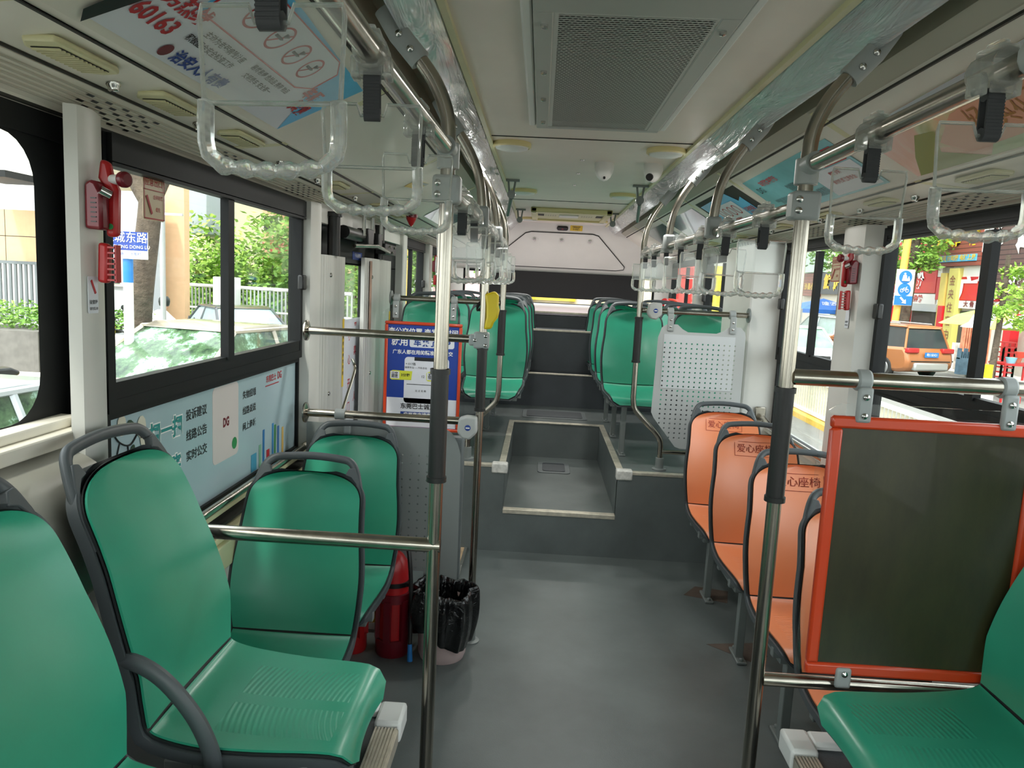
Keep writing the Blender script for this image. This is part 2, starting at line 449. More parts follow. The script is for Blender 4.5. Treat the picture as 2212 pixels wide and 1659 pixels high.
# floor hatch plates
for (x0, x1, y0, y1, z, lb) in ((-.135, .09, 4.98, 5.28, .24, 'small metal hatch plate in the floor of the sunken aisle'), (-.27, .23, 5.66, 6.0, ZP, 'wide metal hatch plate behind the sunken aisle')):
    t = thing('floor_hatch', lb, 'hatch', ((x0 + x1) / 2, (y0 + y1) / 2, z))
    f = MB().prism(rpoly(x1 - x0, y1 - y0, .03), ((x0 + x1) / 2, (y0 + y1) / 2, z), (1, 0, 0), (0, 1, 0), (0, 0, .006)); f.build('frame', 'plate', t, bevel=.003)
    f = MB().prism(rpoly(x1 - x0 - .07, y1 - y0 - .07, .02), ((x0 + x1) / 2, (y0 + y1) / 2, z + .006), (1, 0, 0), (0, 1, 0), (0, 0, .004)); f.build('lid', 'floor2', t, bevel=.001)
# front wheel boxes carrying the sideways seats
for sx in (-1, 1):
    mb = MB(); a, b = (-XW, -.47) if sx < 0 else (.47, XW)
    mb.bb(a, b, -1.0, 1.655, 0, .485)
    mb.build('wheel_box', 'floor2', smooth=False, bevel=.01, kind='structure')
    w = [o for o in COL.objects if o.name.startswith('wheel_box')][-1]
    w.name = 'trim_6' if sx < 0 else 'trim_7'
    e = MB(); x = -.47 if sx < 0 else .47
    t = thing('edge_nosing', ('ribbed metal edge strip along the raised seat box on the ' + ('left' if sx < 0 else 'right')) + ' side', 'edge strip', (x, 1.0, .485), group='seat box edge strips')
    for k in range(7): e.bb(x - .026 + k * .0074, x - .026 + k * .0074 + .0045, -1.0, 1.57, .485, .493)
    e.bb(x - .026, x + .026, -1.0, 1.57, .485, .489); e.bb(x - .027 if sx > 0 else x + .005, x - .005 if sx > 0 else x + .027, -1, 1.57, .455, .487)
    e.build('strip', 'nosing', t, smooth=False)
    c = MB().bb(x - .031, x + .031, 1.575, 1.665, .45, .502)
    if sx < 0: c.bb(x - .16, x - .03, 1.62, 1.665, .455, .505)
    else: c.bb(x + .03, x + .11, 1.61, 1.665, .46, .50)
    c.build('corner_piece', 'white', t, bevel=.008)

# --- side walls: lower panels, pillars, header
def wall(sx, name, opens, door=None):
    mb = MB(); X = sx * XW; xo = X + sx * .035
    a, b = min(X, xo), max(X, xo)
    spans = [(Y0, 8.0)] if not door else [(Y0, door[0]), (door[1], 8.0)]
    for (y0, y1) in spans: mb.bb(a, b, y0, y1, -.1, .78)
    mb.bb(a, b, Y0, 8.0, 1.787, 2.2)
    ys = Y0
    for (y0, y1) in opens + ([door] if door else []):
        pass
    cuts = sorted(opens + ([door] if door else [])); y = Y0
    for (y0, y1) in cuts:
        if y0 > y: mb.bb(a, b, y, y0, .78, 1.787)
        y = y1
    if y < 8.0: mb.bb(a, b, y, 8.0, .78, 1.787)
    return struct(mb, name, 'pillar', smooth=False)
WL = [(-1.3, 1.56), (1.66, 3.06), (5.12, 6.18), (6.36, 7.8)]
WR = [(1.0, 3.03), (3.29, 4.22), (4.9, 6.2), (6.4, 7.8)]
wall(-1, 'wall_left', WL, (3.3, 4.98)); wall(1, 'wall_right', [(-1.3, .9)] + WR)
# front end: a wall with a big windscreen behind the camera
mb = MB(); mb.bb(-XW, XW, Y0 - .05, Y0, 0, .7); mb.bb(-XW, XW, Y0 - .05, Y0, 2.0, 2.3)
struct(mb, 'wall_front', 'pillar', smooth=False)
mb = MB(); mb.bb(-XW, XW, Y0 - .03, Y0 - .02, .7, 2.0); struct(mb, 'window_20', 'glass', smooth=False)
def window(n, sx, y0, y1, divs, lower='glass', frit=False, blind=True, zt=1.787):
    X = sx * XW; i = -sx   # inward direction
    fr = MB()
    def ring(ya, yb, za, zb, w, t0, t1):
        a, b = sorted((X + i * t0, X + i * t1))
        fr.bb(a, b, ya, yb, za, za + w); fr.bb(a, b, ya, yb, zb - w, zb); fr.bb(a, b, ya, ya + w, za + w, zb - w); fr.bb(a, b, yb - w, yb, za + w, zb - w)
    if frit:
        # fixed window with a wide black printed border and round corners
        a = X + i * .0; w = MB()
        out = [(y0, .80), (y1, .80), (y1, zt), (y0, zt)]
        inner = rpoly(y1 - y0 - .22, .545, .09, 6, (y0 + y1) / 2, 1.46)
        fr.prism([(y0, 1.737), (y1, 1.737), (y1, zt), (y0, zt)], (X, 0, 0), (0, 1, 0), (0, 0, 1), (i * .012, 0, 0))
        bmx = bmesh.new()
        vo = [bmx.verts.new((a + i * .006, p[0], p[1])) for p in out]; vi = [bmx.verts.new((a + i * .006, p[0], p[1])) for p in inner]
        eo = [bmx.edges.new((vo[k], vo[(k + 1) % 4])) for k in range(4)]; ei = [bmx.edges.new((vi[k], vi[(k + 1) % len(vi)])) for k in range(len(vi))]
        bmesh.ops.triangle_fill(bmx, use_beauty=True, edges=eo + ei)
        fr.add([v.co.copy() for v in bmx.verts], [tuple(v.index for v in f.verts) for f in bmx.faces] if not bmx.verts.index_update() else [])
        bmx.free()
    else:
        ring(y0, y1, 1.158, zt, .03, -.01, .022)
        a, b = sorted((X - i * .01, X + i * .02)); fr.bb(a, b, y0, y1, 1.158, 1.228)
        ring(y0, y1, .765, 1.162, .022, -.01, .012)
        if blind:
            zb_ = 1.727 if sx < 0 else 1.748; a, b = sorted((X, X + i * (.035 if sx < 0 else .02))); fr.bb(a, b, y0 + .01, y1 - .01, zb_, zt); fr.bb(a, b, y0 + .01, y1 - .01, zb_ - .011, zb_ - .003)
        for d in divs:
            a, b = sorted((X, X + i * .026)); fr.bb(a, b, d - .022, d + .022, 1.22, 1.73)
    a, b = sorted((X - i * .003, X - i * .038))
    for ye in (y0, y1 - .006): fr.bb(a, b, ye, ye + .006, .78, zt)
    fr.bb(a, b, y0, y1, zt - .006, zt)
    f = struct(fr, 'window_%d' % n, 'black', smooth=False)
    g = MB().bb(*sorted((X - i * .004, X)), y0 + .01, y1 - .01, 1.2 if not frit else .82, zt - .02)
    g.build('pane', 'glass', f, smooth=False)
    if not frit and lower == 'glass':
        MB().bb(*sorted((X - i * .004, X)), y0 + .01, y1 - .01, .78, 1.17).build('lower_pane', 'glass', f, smooth=False)
    if not frit:
        for d in divs[:1]:
            h = MB(); yy = y1 - .045; a, b = sorted((X + i * .02, X + i * .045)); h.bb(a, b, yy - .022, yy + .022, 1.435, 1.495)
            h.build('latch', 'blackp', f, bevel=.006, label='black window latch')
    return f
window(1, -1, -1.3, 1.56, [], frit=True)
WAD = window(2, -1, 1.66, 3.06, [2.335], lower='film')
window(3, -1, 5.12, 6.18, [5.6]); window(4, -1, 6.36, 7.8, [7.1])
window(5, 1, 1.0, 3.03, [2.32]); window(6, 1, 3.29, 4.22, [3.72]); window(7, 1, 4.9, 6.2, [5.6]); window(8, 1, 6.4, 7.8, [7.0]); window(9, 1, -1.3, .9, [0])
# printed film on the lower pane, left: advert
AD = MB().bb(-XW - .004, -XW, 1.682, 3.04, .785, 1.14).build('ad_film', 'ad_film', None, smooth=False)
tag(AD, 'pale blue advertising film with Chinese lettering across the lower left window', 'advert')
A0 = (-XW + .0012, 0, 0); RY = (0, 1, 0); UZ = (0, 0, 1)
text([('扫一扫', .062, (1.965, 1.058)), ('知晓', .06, (1.985, .95))], A0, RY, UZ, 'inkteal', AD, bold=.03)
text([('扫一扫', .062, (1.965, 1.058)), ('知晓', .06, (1.985, .95))], (-XW + .0006, 0, 0), RY, UZ, 'inkwhite', AD, 'lettering_outline', bold=.085)
text([('投诉建议', .034, (2.145, 1.078)), ('线路公告', .034, (2.145, 1.018)), ('实时公交', .034, (2.145, .958)),
      ('失物招领', .03, (2.548, 1.077)), ('线路说说', .03, (2.548, 1.022)), ('网上商城', .03, (2.548, .967))], A0, RY, UZ, 'inkblack', AD, bold=.012)
MB().prism(rpoly(.20, .245, .02, 4, 2.352, 1.012), (-XW, 0, 0), RY, UZ, (.0008, 0, 0)).build('white_card', mat('card_ink', '#d8d0cc', .4), AD, smooth=False)
text([('DG', .04, (2.352, 1.012), .8)], A0, RY, UZ, 'dred', AD, 'emblem', bold=.05)
MB().disc((-XW + .0015, 2.418, .93), .02, (0, 1, 0), (0, 0, 1)).build('green_dot', 'inkgreen', AD, smooth=False)
text([('东莞巴士', .027, (2.76, 1.105)), ('DG', .04, (2.85, 1.107), .8)], A0, RY, UZ, 'inkred', AD, 'logo', bold=.02)
MB().bb(-XW + .001, -XW + .0015, 2.70, 2.84, 1.080, 1.0835).build('logo_line', 'inkred', AD, smooth=False)
for (y, w, h, c) in ((2.59, .05, .09, '#4c9fc0'), (2.65, .022, .12, '#7fb394'), (2.685, .018, .19, '#2f74b0'), (2.78, .016, .2, '#3f8fc9'), (2.805, .016, .185, '#4b9a55'), (2.84, .018, .17, '#3b6fb0'), (2.89, .02, .15, '#d2b062'), (2.73, .03, .07, '#b9303a')):
    MB().bb(-XW + .0004, -XW + .0012, y - w / 2, y + w / 2, .79, .79 + h * .7).build('printed_tower', mat('tower_ink', c, .5), AD, smooth=False)
# printed blossom branch
b = MB(); b.tube(sm([(-XW + .002, 1.70, 1.11), (-XW + .002, 1.735, 1.075), (-XW + .002, 1.78, 1.06), (-XW + .002, 1.82, 1.085)]), .0022, 5); b.tube([(-XW + .002, 1.735, 1.075), (-XW + .002, 1.72, 1.04)], .0018, 5); b.tube([(-XW + .002, 1.77, 1.062), (-XW + .002, 1.775, 1.02)], .0018, 5)
b.build('printed_branch', 'inkblack', AD)
b = MB()
for (y, z, r) in ((1.835, 1.095, .022), (1.845, 1.065, .018), (1.745, 1.115, .02), (1.715, 1.03, .013), (1.78, 1.01, .013)): b.disc((-XW + .0022, y, z), r, (0, 1, 0), (0, 0, 1), 10, sq=1.35)
b.build('printed_blossom', mat('blossom_ink', '#d9d6c4', .5), AD, smooth=False)
b = MB(); b.disc((-XW + .0024, 1.79, 1.105), .012, (0, .7, .7), (0, -.7, .7), 10, sq=2); b.build('printed_leaf', mat('leaf_ink', '#2f4a36', .5), AD, smooth=False); b = MB(); b.disc((-XW + .0024, 1.79, 1.04), .011, (0, .9, -.4), (0, .4, .9), 10, sq=1.8); b.build('printed_leaf', mat('leaf_ink', '#2f4a36', .5), AD, smooth=False)

# interior side trims: sills, ledges and pillars that stand proud of the wall
def boxes(name, lst, mt, **k):
    mb = MB()
    for b in lst: mb.bb(*b)
    return struct(mb, name, mt, smooth=False, **k)
# left ledges under the advert window, with dark rubber line
boxes('trim_8', [(-XW, -1.13, 1.53, 3.2, .745, .77), (-XW, -1.10, 1.53, 3.2, .68, .70), (-XW, -1.085, 1.53, 3.2, .60, .68)], 'cream2', bevel=.004)
boxes('trim_9', [(-XW, -1.118, 1.53, 3.2, .712, .722)], 'seam')
boxes('trim_10', [(XW - .04, XW, .9, 4.3, .745, .77), (XW - .09, XW, .9, 4.3, .62, .70)], 'cream', bevel=.004)
# left pillar between the first two windows: rounded, proud
mb = MB(); mb.prism([(-XW, 1.558), (-1.102, 1.448), (-1.082, 1.460), (-1.078, 1.475), (-1.078, 1.505), (-1.10, 1.57), (-1.15, 1.655), (-XW, 1.675)], (0, 0, .7), (1, 0, 0), (0, 1, 0), (0, 0, 1.10))
struct(mb, 'trim_11', 'pillar', smooth=True)
mb = MB(); mb.prism([(-XW, 3.05), (-1.12, 3.06), (-1.10, 3.09), (-1.10, 3.14), (-XW, 3.15)], (0, 0, 0), (1, 0, 0), (0, 1, 0), (0, 0, 1.79))
struct(mb, 'trim_12', 'pillar')
boxes('trim_13', [(-XW, -1.09, 4.98, 5.1, 0, 1.79), (-XW, -1.10, 6.2, 6.34, .5, 1.79)], 'pillar', bevel=.01)
mb = MB(); mb.prism([(XW, 3.02), (1.085, 3.05), (1.075, 3.1), (1.075, 3.2), (1.09, 3.27), (XW, 3.3)], (0, 0, .0), (1, 0, 0), (0, 1, 0), (0, 0, 1.80))
struct(mb, 'trim_14', 'pillar')
boxes('trim_15', [(.985, XW, 4.24, 4.86, 0, 1.79)], 'pillar', bevel=.012)
boxes('trim_16', [(1.09, XW, 6.22, 6.38, .5, 1.79)], 'pillar', bevel=.01)
# sill and rounded duct below the first left window
boxes('trim_17', [(-XW, -1.10, -1.3, 1.52, 1.135, 1.165), (-XW, -1.125, -1.3, 1.515, 1.165, 1.185)], 'cream', bevel=.004)
mb = MB(); mb.prism([(-XW, .80), (-1.10, .80), (-1.045, .85), (-1.03, .93), (-1.03, 1.03), (-1.06, 1.10), (-1.12, 1.135), (-XW, 1.135)], (0, -1.3, 0), (1, 0, 0), (0, 0, 1), (0, 2.76, 0))
struct(mb, 'trim_18', mat('warm_grey_duct', '#a7a59b', .3, nz=.05))
# --- ceiling: flat centre, side panels, header panels with ribs and speaker holes
mb = MB(); mb.bb(-.435, .435, Y0, 7.45, 2.107, 2.14)
struct(mb, 'ceiling', 'ceil', smooth=False)
boxes('trim_19', [(-.435, .435, 3.205, 3.212, 2.104, 2.108), (-.435, .435, 5.5, 5.507, 2.104, 2.108)], 'seam')
for sx in (-1, 1):
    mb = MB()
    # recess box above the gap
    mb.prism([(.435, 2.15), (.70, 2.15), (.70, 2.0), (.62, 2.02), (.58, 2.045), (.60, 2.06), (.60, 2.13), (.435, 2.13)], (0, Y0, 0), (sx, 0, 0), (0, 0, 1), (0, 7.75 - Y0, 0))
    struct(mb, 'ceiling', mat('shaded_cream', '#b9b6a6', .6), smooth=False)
    mb = MB(); mb.prism([(.62, 2.022), (.655, 2.0), (.9, 1.862), (.915, 1.858), (.915, 1.88), (.62, 2.045)], (0, Y0, 0), (sx, 0, 0), (0, 0, 1), (0, 7.75 - Y0, 0))
    struct(mb, 'ceiling', 'cream', smooth=False)
    mb = MB(); mb.prism([(.915, 1.856), (1.052, 1.842), (1.055, 1.87), (.915, 1.88)], (0, Y0, 0), (sx, 0, 0), (0, 0, 1), (0, 7.75 - Y0, 0))
    struct(mb, 'ceiling', 'cream', smooth=False)
    mb = MB(); mb.prism([(1.06, 1.848), (1.065, 1.838), (1.15, 1.80), (1.165, 1.787), (1.18, 1.787), (1.18, 1.86), (1.06, 1.87)], (0, Y0, 0), (sx, 0, 0), (0, 0, 1), (0, 7.75 - Y0, 0))
    struct(mb, 'ceiling', 'cream', smooth=False)
    # dark seams between the panels
    mb = MB()
    for (x, z) in ((.918, 1.8565), (1.0555, 1.8405), (.635, 2.0115), (1.158, 1.7925)):
        mb.bb(*sorted((sx * (x - .003), sx * (x + .003))), Y0, 7.75, z - .003, z + .012)
    for yy in ((1.06, 2.16, 3.26, 4.4, 5.5, 6.6) if sx < 0 else (1.2, 2.32, 3.50, 4.45, 5.5, 6.6)):
        mb.prism([(.62, 2.019), (.915, 1.857), (.915, 1.86), (.62, 2.024)], (0, yy, 0), (sx, 0, 0), (0, 0, 1), (0, .006, 0))
    struct(mb, 'trim_20' if sx < 0 else 'trim_21', 'seam', smooth=False)
    mb = MB()
    for yy in ((1.035, 2.125, 3.225, 4.37, 5.47, 6.57) if sx < 0 else (1.17, 2.29, 3.47, 4.42, 5.47, 6.57)):
        mb.prism([(.585, 2.038), (.915, 1.856), (1.05, 1.8405), (1.05, 1.86), (.62, 2.024)], (0, yy, 0), (sx, 0, 0), (0, 0, 1), (0, .035, 0))
    struct(mb, 'trim_22' if sx < 0 else 'trim_23', 'cream2', smooth=False)
    # longitudinal ribs of the header panel
    mb = MB()
    for k in range(6):
        x = 1.078 + k * .011; z = 1.838 - (x - 1.065) * .447
        mb.bb(*sorted((sx * (x - .0012), sx * (x + .0012))), Y0, 7.7, z - .0035, z)
    struct(mb, 'trim_24' if sx < 0 else 'trim_25', mat('rib_groove', '#c2c0b2', .6), smooth=False)
    # duct wrapped in shiny film between ceiling and recess
    g = MB()
    def fn(u, v, sx=sx):
        y = Y0 + (7.6 - Y0) * v; a = u
        bulge = sin(pi * a) * (.014 + .006 * sin(y * 3.1) + .004 * sin(y * 9 + a * 4))
        x = .427 + .08 * a + bulge * .7; z = 2.107 - .08 * a - bulge * .75
        return (sx * x, y, z)
    g.grid(fn, 10, 160)
    g.build('wrapped_duct', 'wrap', solid=.003)
    d = [o for o in COL.objects if o.name.startswith('wrapped_duct')][-1]
    tag(d, 'long grey ceiling duct wrapped in shiny plastic film, ' + ('left' if sx < 0 else 'right') + ' of the ceiling', 'ceiling duct', 'wrapped ceiling ducts')
    for k, yj in enumerate((3.02, )):
        j = MB().tube([fn(a / 8, (yj - Y0) / (7.6 - Y0)) for a in range(9)], .003, 6); j.build('film_joint', 'white', d)
    e = MB(); e.bb(*sorted((sx * .415, sx * .432)), Y0, 7.5, 2.092, 2.108); struct(e, 'trim_26' if sx < 0 else 'trim_27', 'cream2', smooth=False)
# --- rear end
mb = MB()
def rp(x, t, o=0): return (x, 7.45 + .5 * t - o * .68, 2.107 - .467 * t - o * .73)
mb.prism([(7.45, 2.107), (7.45, 2.2), (8.1, 2.2), (8.1, 1.64), (7.95, 1.64)], (-XW, 0, 0), (0, 1, 0), (0, 0, 1), (2 * XW, 0, 0))
mb.bb(-XW, XW, 7.95, 8.1, 0, 1.31); mb.bb(-XW, -1.0, 7.9, 8.1, 1.31, 1.64); mb.bb(1.0, XW, 7.9, 8.1, 1.31, 1.64)
struct(mb, 'wall_rear', 'pillar', smooth=False)
fr = MB(); fr.bb(-1.0, 1.0, 7.93, 7.96, 1.62, 1.645); fr.bb(-1.0, 1.0, 7.93, 7.96, 1.3, 1.325); fr.bb(-1.02, -.98, 7.93, 7.96, 1.3, 1.64); fr.bb(.98, 1.02, 7.93, 7.96, 1.3, 1.64)
W9 = struct(fr, 'window_10', 'black', smooth=False)
MB().bb(-1, 1, 7.97, 7.975, 1.31, 1.64).build('pane', 'glass', W9, smooth=False)
bl = MB().bb(-.82, .84, 7.9, 7.915, 1.378, 1.64).build('black_blind', mat('black_blind_fabric', '#101010', .8), None, smooth=False)
tag(bl, 'black blind pulled down over the rear window', 'window blind')
# the engine hatch outline on the sloping rear panel
h = thing('rear_hatch', 'cream trapezoid hatch cover outlined in black above the rear window', 'hatch', (0, 7.6, 1.9))
pts = [(-.52, .83), (-.50, .87), (-.45, .885), (.58, .885), (.66, .86), (.665, .80), (.36, .20), (.30, .17), (-.30, .17), (-.36, .20), (-.60, .60)]
pl = [rp(x, t, .004) for x, t in pts]
hp = MB().prism([(x, t) for x, t in pts], rp(0, 0, .002), (1, 0, 0), Vector(rp(0, 1)) - Vector(rp(0, 0)), Vector((0, -.68, -.73)) * .003); hp.build('cover', 'pillar', h, smooth=False)
MB().tube([rp(x, t, .005) for x, t in pts], .005, 6, closed=True).build('rubber_seal', 'blackp', h)
for x in (-.27, .0, .28):
    p0 = Vector(rp(x, .30)); d = Vector((0, -.68, -.73)); k = MB(); k.cyl(p0, p0 + d * .022, .016, 14); k.cyl(p0 + d * .022, p0 + d * .03, .009, 10); k.build('turn_lock', 'chrome', h)
b0 = Vector(rp(.0, .075)); bt = MB().prism(rpoly(.11, .045, .02), b0, (1, 0, 0), (0, .73, -.68), (0, -.68 * .02, -.73 * .02)).build('alarm_button', 'blackp', None, bevel=.004)
tag(bt, 'small black oblong box with red lens above the rear hatch', 'alarm button')
MB().disc(b0 + Vector((.0, -.68, -.73)) * .0215, .011, (1, 0, 0), (0, .73, -.68)).build('red_lens', 'dred', bt, smooth=False)
st = MB().prism(rpoly(.12, .07, .004), Vector(rp(.135, .075)), (1, 0, 0), (0, .73, -.68), (0, -.68 * .002, -.73 * .002)).build('notice_sticker', 'yellowst', None, smooth=False)
tag(st, 'small yellow notice sticker beside the black alarm button at the rear', 'sticker')
text([('紧急情况时', .016, (0, .018)), ('按下按钮', .016, (0, 0)), ('打开车门', .016, (0, -.018))], Vector(rp(.135, .075)) + Vector((0, -.68, -.73)) * .0026, (1, 0, 0), (0, -.73, .68), 'inkblack', st, bold=.03)
# ------------------------------------------------------------------ seats
# profile of the moulded surface: (y, z) from the front lip of the pan to the top of the back (sitter faces -y)
PROF = [(-.375, .318), (-.372, .345), (-.35, .362), (-.30, .366), (-.2, .366), (-.1, .372), (-.03, .385), (.0, .402), (.012, .44), (.028, .5), (.050, .58), (.076, .66), (.106, .74), (.133, .80), (.163, .868)]
def seat_prof():
    pts = sm([(0, p[0], p[1]) for p in PROF], 4); L = [0]
    for a, b in zip(pts, pts[1:]): L.append(L[-1] + (b - a).length)
    return pts, L
SPT, SL = seat_prof(); SLT = SL[-1]
ICR = 7 * 4  # index of the crease
def prof_at(t):
    d = t * SLT
    for i in range(len(SL) - 1):
        if SL[i + 1] >= d:
            k = (d - SL[i]) / (SL[i + 1] - SL[i]); p = SPT[i].lerp(SPT[i + 1], k); tg = (SPT[i + 1] - SPT[i]).normalized(); return p, tg
    return SPT[-1], (SPT[-1] - SPT[-2]).normalized()
TC = SL[ICR] / SLT
def halfw(t):
    if t <= TC:
        d = t * SLT; w = .165 + .022 * min(1, d / .3)
        if d < .07: w -= .05 * (1 - sqrt(max(0, 1 - (1 - d / .07) ** 2)))
        return w
    s_ = (t - TC) / (1 - TC)
    w = .187 + .016 * sin(min(1, s_ / .62) * pi) ** 1 * .9 if s_ < .62 else .187 - .013 * ((s_ - .62) / .38)
    z = s_
    if z > .80:
        k = (z - .80) / .20; w *= (1 - k ** 2.7) ** (1 / 2.7) if k < 1 else 0
    return w
def seat_surf(t, u, grow=0.0, off=0.0):
    """u in -1..1; top arch closes to a shallow curve"""
    p, tg = prof_at(t); w = halfw(t)
    w = max(.0005, w + grow)
    nrm = Vector((0, -tg.z, tg.y))  # towards the sitter / up
    back = max(0, min(1, (t - TC) / .12)); cup = .022 * back + .010
    return Vector((u * w, 0, 0)) + p + nrm * (cup * abs(u) ** 2.2 - off) + tg * grow * max(0, (t - .85) / .15) ** 1.5 - (tg * grow if t < .02 else Vector((0, 0, 0)))
def seat_patch(t0, t1, grow, off, nu=16, nv=30, thick=.005):
    mb = MB(); 
    def side(o): return [[seat_surf(t0 + (t1 - t0) * (1 - (1 - j / nv) ** 1.7), -1 + 2 * i / nu, grow, o) for i in range(nu + 1)] for j in range(nv + 1)]
    A = side(off); B = side(off + thick); vs = [p for r in A for p in r] + [p for r in B for p in r]; n = nu + 1; K = n * (nv + 1); fs = []
    for j in range(nv):
        for i in range(nu):
            a = j * n + i; fs.append((a, a + 1, a + n + 1, a + n)); fs.append((K + a, K + a + n, K + a + n + 1, K + a + 1))
    for j in range(nv): fs.append((j * n, (j + 1) * n, K + (j + 1) * n, K + j * n)); fs.append((j * n + nu, K + j * n + nu, K + (j + 1) * n + nu, (j + 1) * n + nu))
    for i in range(nu): fs.append((i, K + i, K + i + 1, i + 1)); a = nv * n + i; fs.append((a, a + 1, K + a + 1, K + a))
    mb.add(vs, fs); return mb
def make_seat(color, legs, arm=0):
    t = thing('bus_seat', 'x', 'seat')
    seat_patch(0.0, TC - .004, -.004, .0).build('seat', color, t, local=True)
    seat_patch(TC + .004, 1.0, -.004, .0, nv=44).build('backrest', color, t, local=True)
    seat_patch(0.0, 1.0, .0, .0055, nv=70, thick=.004).build('edge_lining', 'shell2', t, local=True)
    seat_patch(0.0, .995, .009, .010, nv=60, thick=.022).build('shell', 'shell', t, local=True)
    # grab handle over the back: flattened tube that grows out of the shoulders
    hp = [(.170, .096, .74), (.173, .110, .772), (.170, .124, .806), (.160, .142, .846), (.148, .158, .880), (.130, .171, .903), (.098, .178, .912)]
    P = sm([(-a, b, c) for a, b, c in hp] + [(0, .182, .918)] + hp[::-1], 4); n = len(P); rad = [.0105 + .004 * (abs(i / (n - 1) - .5) * 2) ** 6 for i in range(n)]
    h = MB(); h.tube(P, .012, 10, rad=rad, flat=1.25, up=(0, 0, 1))
    for s_ in (-1, 1):
        h.prism([(s_ * a, b) for a, b in ((.181, .770), (.178, .805), (.165, .850), (.147, .888), (.128, .885), (.118, .864), (.138, .858), (.155, .840), (.165, .80))], (0, -.208, 0), (1, 0, 0), (0, .42, 1), (0, -.016, .006))
    h.build('grab_handle', 'shell', t, local=True, bevel=.003)
    b = MB(); b.bb(-.15, .15, -.30, -.26, .315, .345); b.bb(-.15, .15, -.12, -.08, .325, .355); b.bb(-.16, -.13, -.31, -.02, .30, .33); b.bb(.13, .16, -.31, -.02, .30, .33)
    for s_ in (-1, 1):
        for y in (-.29, -.10): b.box((s_ * .172, y, .335), (.022, .03, .035))
    b.build('seat_frame', 'legs', t, local=True, bevel=.003)
    if legs:
        for x in ((-.07,) if legs == 1 else (-.11, .11)):
            l = MB(); l.bb(x - .016, x + .016, -.285, -.245, .01, .31); l.bb(x - .02, x + .02, -.33, -.19, .0, .012); l.bb(x - .03, x + .03, -.31, -.20, .30, .315)
            l.cyl((x, -.315, .01), (x, -.315, .024), .009, 8); l.cyl((x, -.205, .01), (x, -.205, .024), .009, 8)
            l.build('leg', 'legs', t, local=True, bevel=.003)
    else:
        l = MB(); l.bb(-.13, .13, -.27, -.06, .244, .31); l.build('mounting_block', 'legs', t, local=True, bevel=.006)
    if arm:
        a = MB(); a.tube(sm([(arm * .196, .05, .548), (arm * .202, .0, .545), (arm * .204, -.05, .515), (arm * .202, -.10, .452), (arm * .198, -.128, .385), (arm * .194, -.134, .33)], 5), .0125, 10, flat=1.35, up=(1, 0, 0)); a.build('armrest', 'shell', t, local=True)
    return t
SG = make_seat('green', 1); SO = make_seat('orange', 2); SB = make_seat('green', 0); SBA = make_seat('green', 0, -1)
for i, nme in ((SG, 'green_seat'), (SO, 'orange_seat'), (SB, 'green_seat'), (SBA, 'green_seat')): i.name = nme
place(SBA, USED, (-.864, 1.455, .24), pi / 2, 'large green seat facing the aisle in the left foreground, its pan fully in view', 'sideways green seats')
SBA.children[0]
place(SB, USED, (-.864, 1.01, .24), pi / 2, 'green seat cut off by the lower left corner of the photo', 'sideways green seats')
c = copy_tree(SB); c.location = (.885, 1.47, .24); c.rotation_euler = (0, 0, -pi / 2); c['label'] = 'green seat facing the aisle in the lower right corner'
place(SG, USED, (-.885, 2.17, 0), 0, 'green seat right behind the low steel rail, nearer of the two on the left', 'green seats facing forward on the left')
place(SG, USED, (-.878, 2.75, 0), 0, 'green seat in front of the perforated grey panel, left side', 'green seats facing forward on the left')
words = ['first', 'second', 'third', 'fourth']
for i, y in enumerate((4.82, 5.38, 5.96, 6.62)):
    for sx in (-1, 1):
        for j, x in enumerate((.44, .88)):
            side = 'left' if sx < 0 else 'right'; pos = 'next to the aisle' if j == 0 else 'next to the window'
            o = copy_tree(SG); o.location = (sx * x if sx > 0 else sx * x - .008 + .012 * i, y, ZP); o.rotation_euler = (0, 0, 0)
            if i == 3:
                for ch in list(o.children):
                    if ch.name.startswith('leg'):
                        me = ch.data.copy(); ch.data = me
                        for v in me.vertices: v.co.z = .29 + (v.co.z - .29) * .05 if v.co.z < .29 else v.co.z
                    
            o['label'] = 'green seat on the raised floor, %s row, %s side, %s' % (words[i], side, pos); o['group'] = 'green seats on the raised rear floor'
for i, (y, lb) in enumerate(((3.86, 'orange priority seat furthest back, right below the perforated panel'), (3.26, 'orange priority seat second from the back of its row'), (2.68, 'orange priority seat behind the right black-sleeved pole'), (2.12, 'orange priority seat mostly hidden behind the clear orange-framed board'))):
    o = place(SO, USED, (.838, y, 0), 0, lb, 'orange priority seats along the right wall')
    # stamped wording on the backrest
    sx0 = .838 - .01
    f = MB(); zc = .775; yy = y + .032
    P0 = seat_surf(TC + (1 - TC) * .885, 0, 0, -.0012); 
    org = Vector((.838, y, 0)) + P0; up = Vector((0, .45, 1)).normalized()
    ln = text([('爱心座椅', .042, (0, -.01))], org, (1, 0, 0), up, 'stamp', o, 'stamped_wording')
    fr = MB(); nv_ = Vector((0, -up.z, up.y))
    def cup_(x): return nv_ * (.033 * abs(x / .168) ** 2.2 + .001)
    for v in ln.data.vertices: v.co += cup_(v.co.x)
    for (a, b, c_, d_) in ((-.095, .095, .022, .024), (-.095, .095, -.044, -.042), (-.095, -.093, -.044, .024), (.093, .095, -.044, .024)):
        for s8 in range(8):
            a8, b8 = a + (b - a) * s8 / 8, a + (b - a) * (s8 + 1) / 8
            fr.quad(*[org + Vector((p, 0, 0)) + up * q + cup_(p) for p, q in ((a8, c_), (b8, c_), (b8, d_), (a8, d_))])
    fr.build('stamped_frame', 'stamp', o, smooth=False)
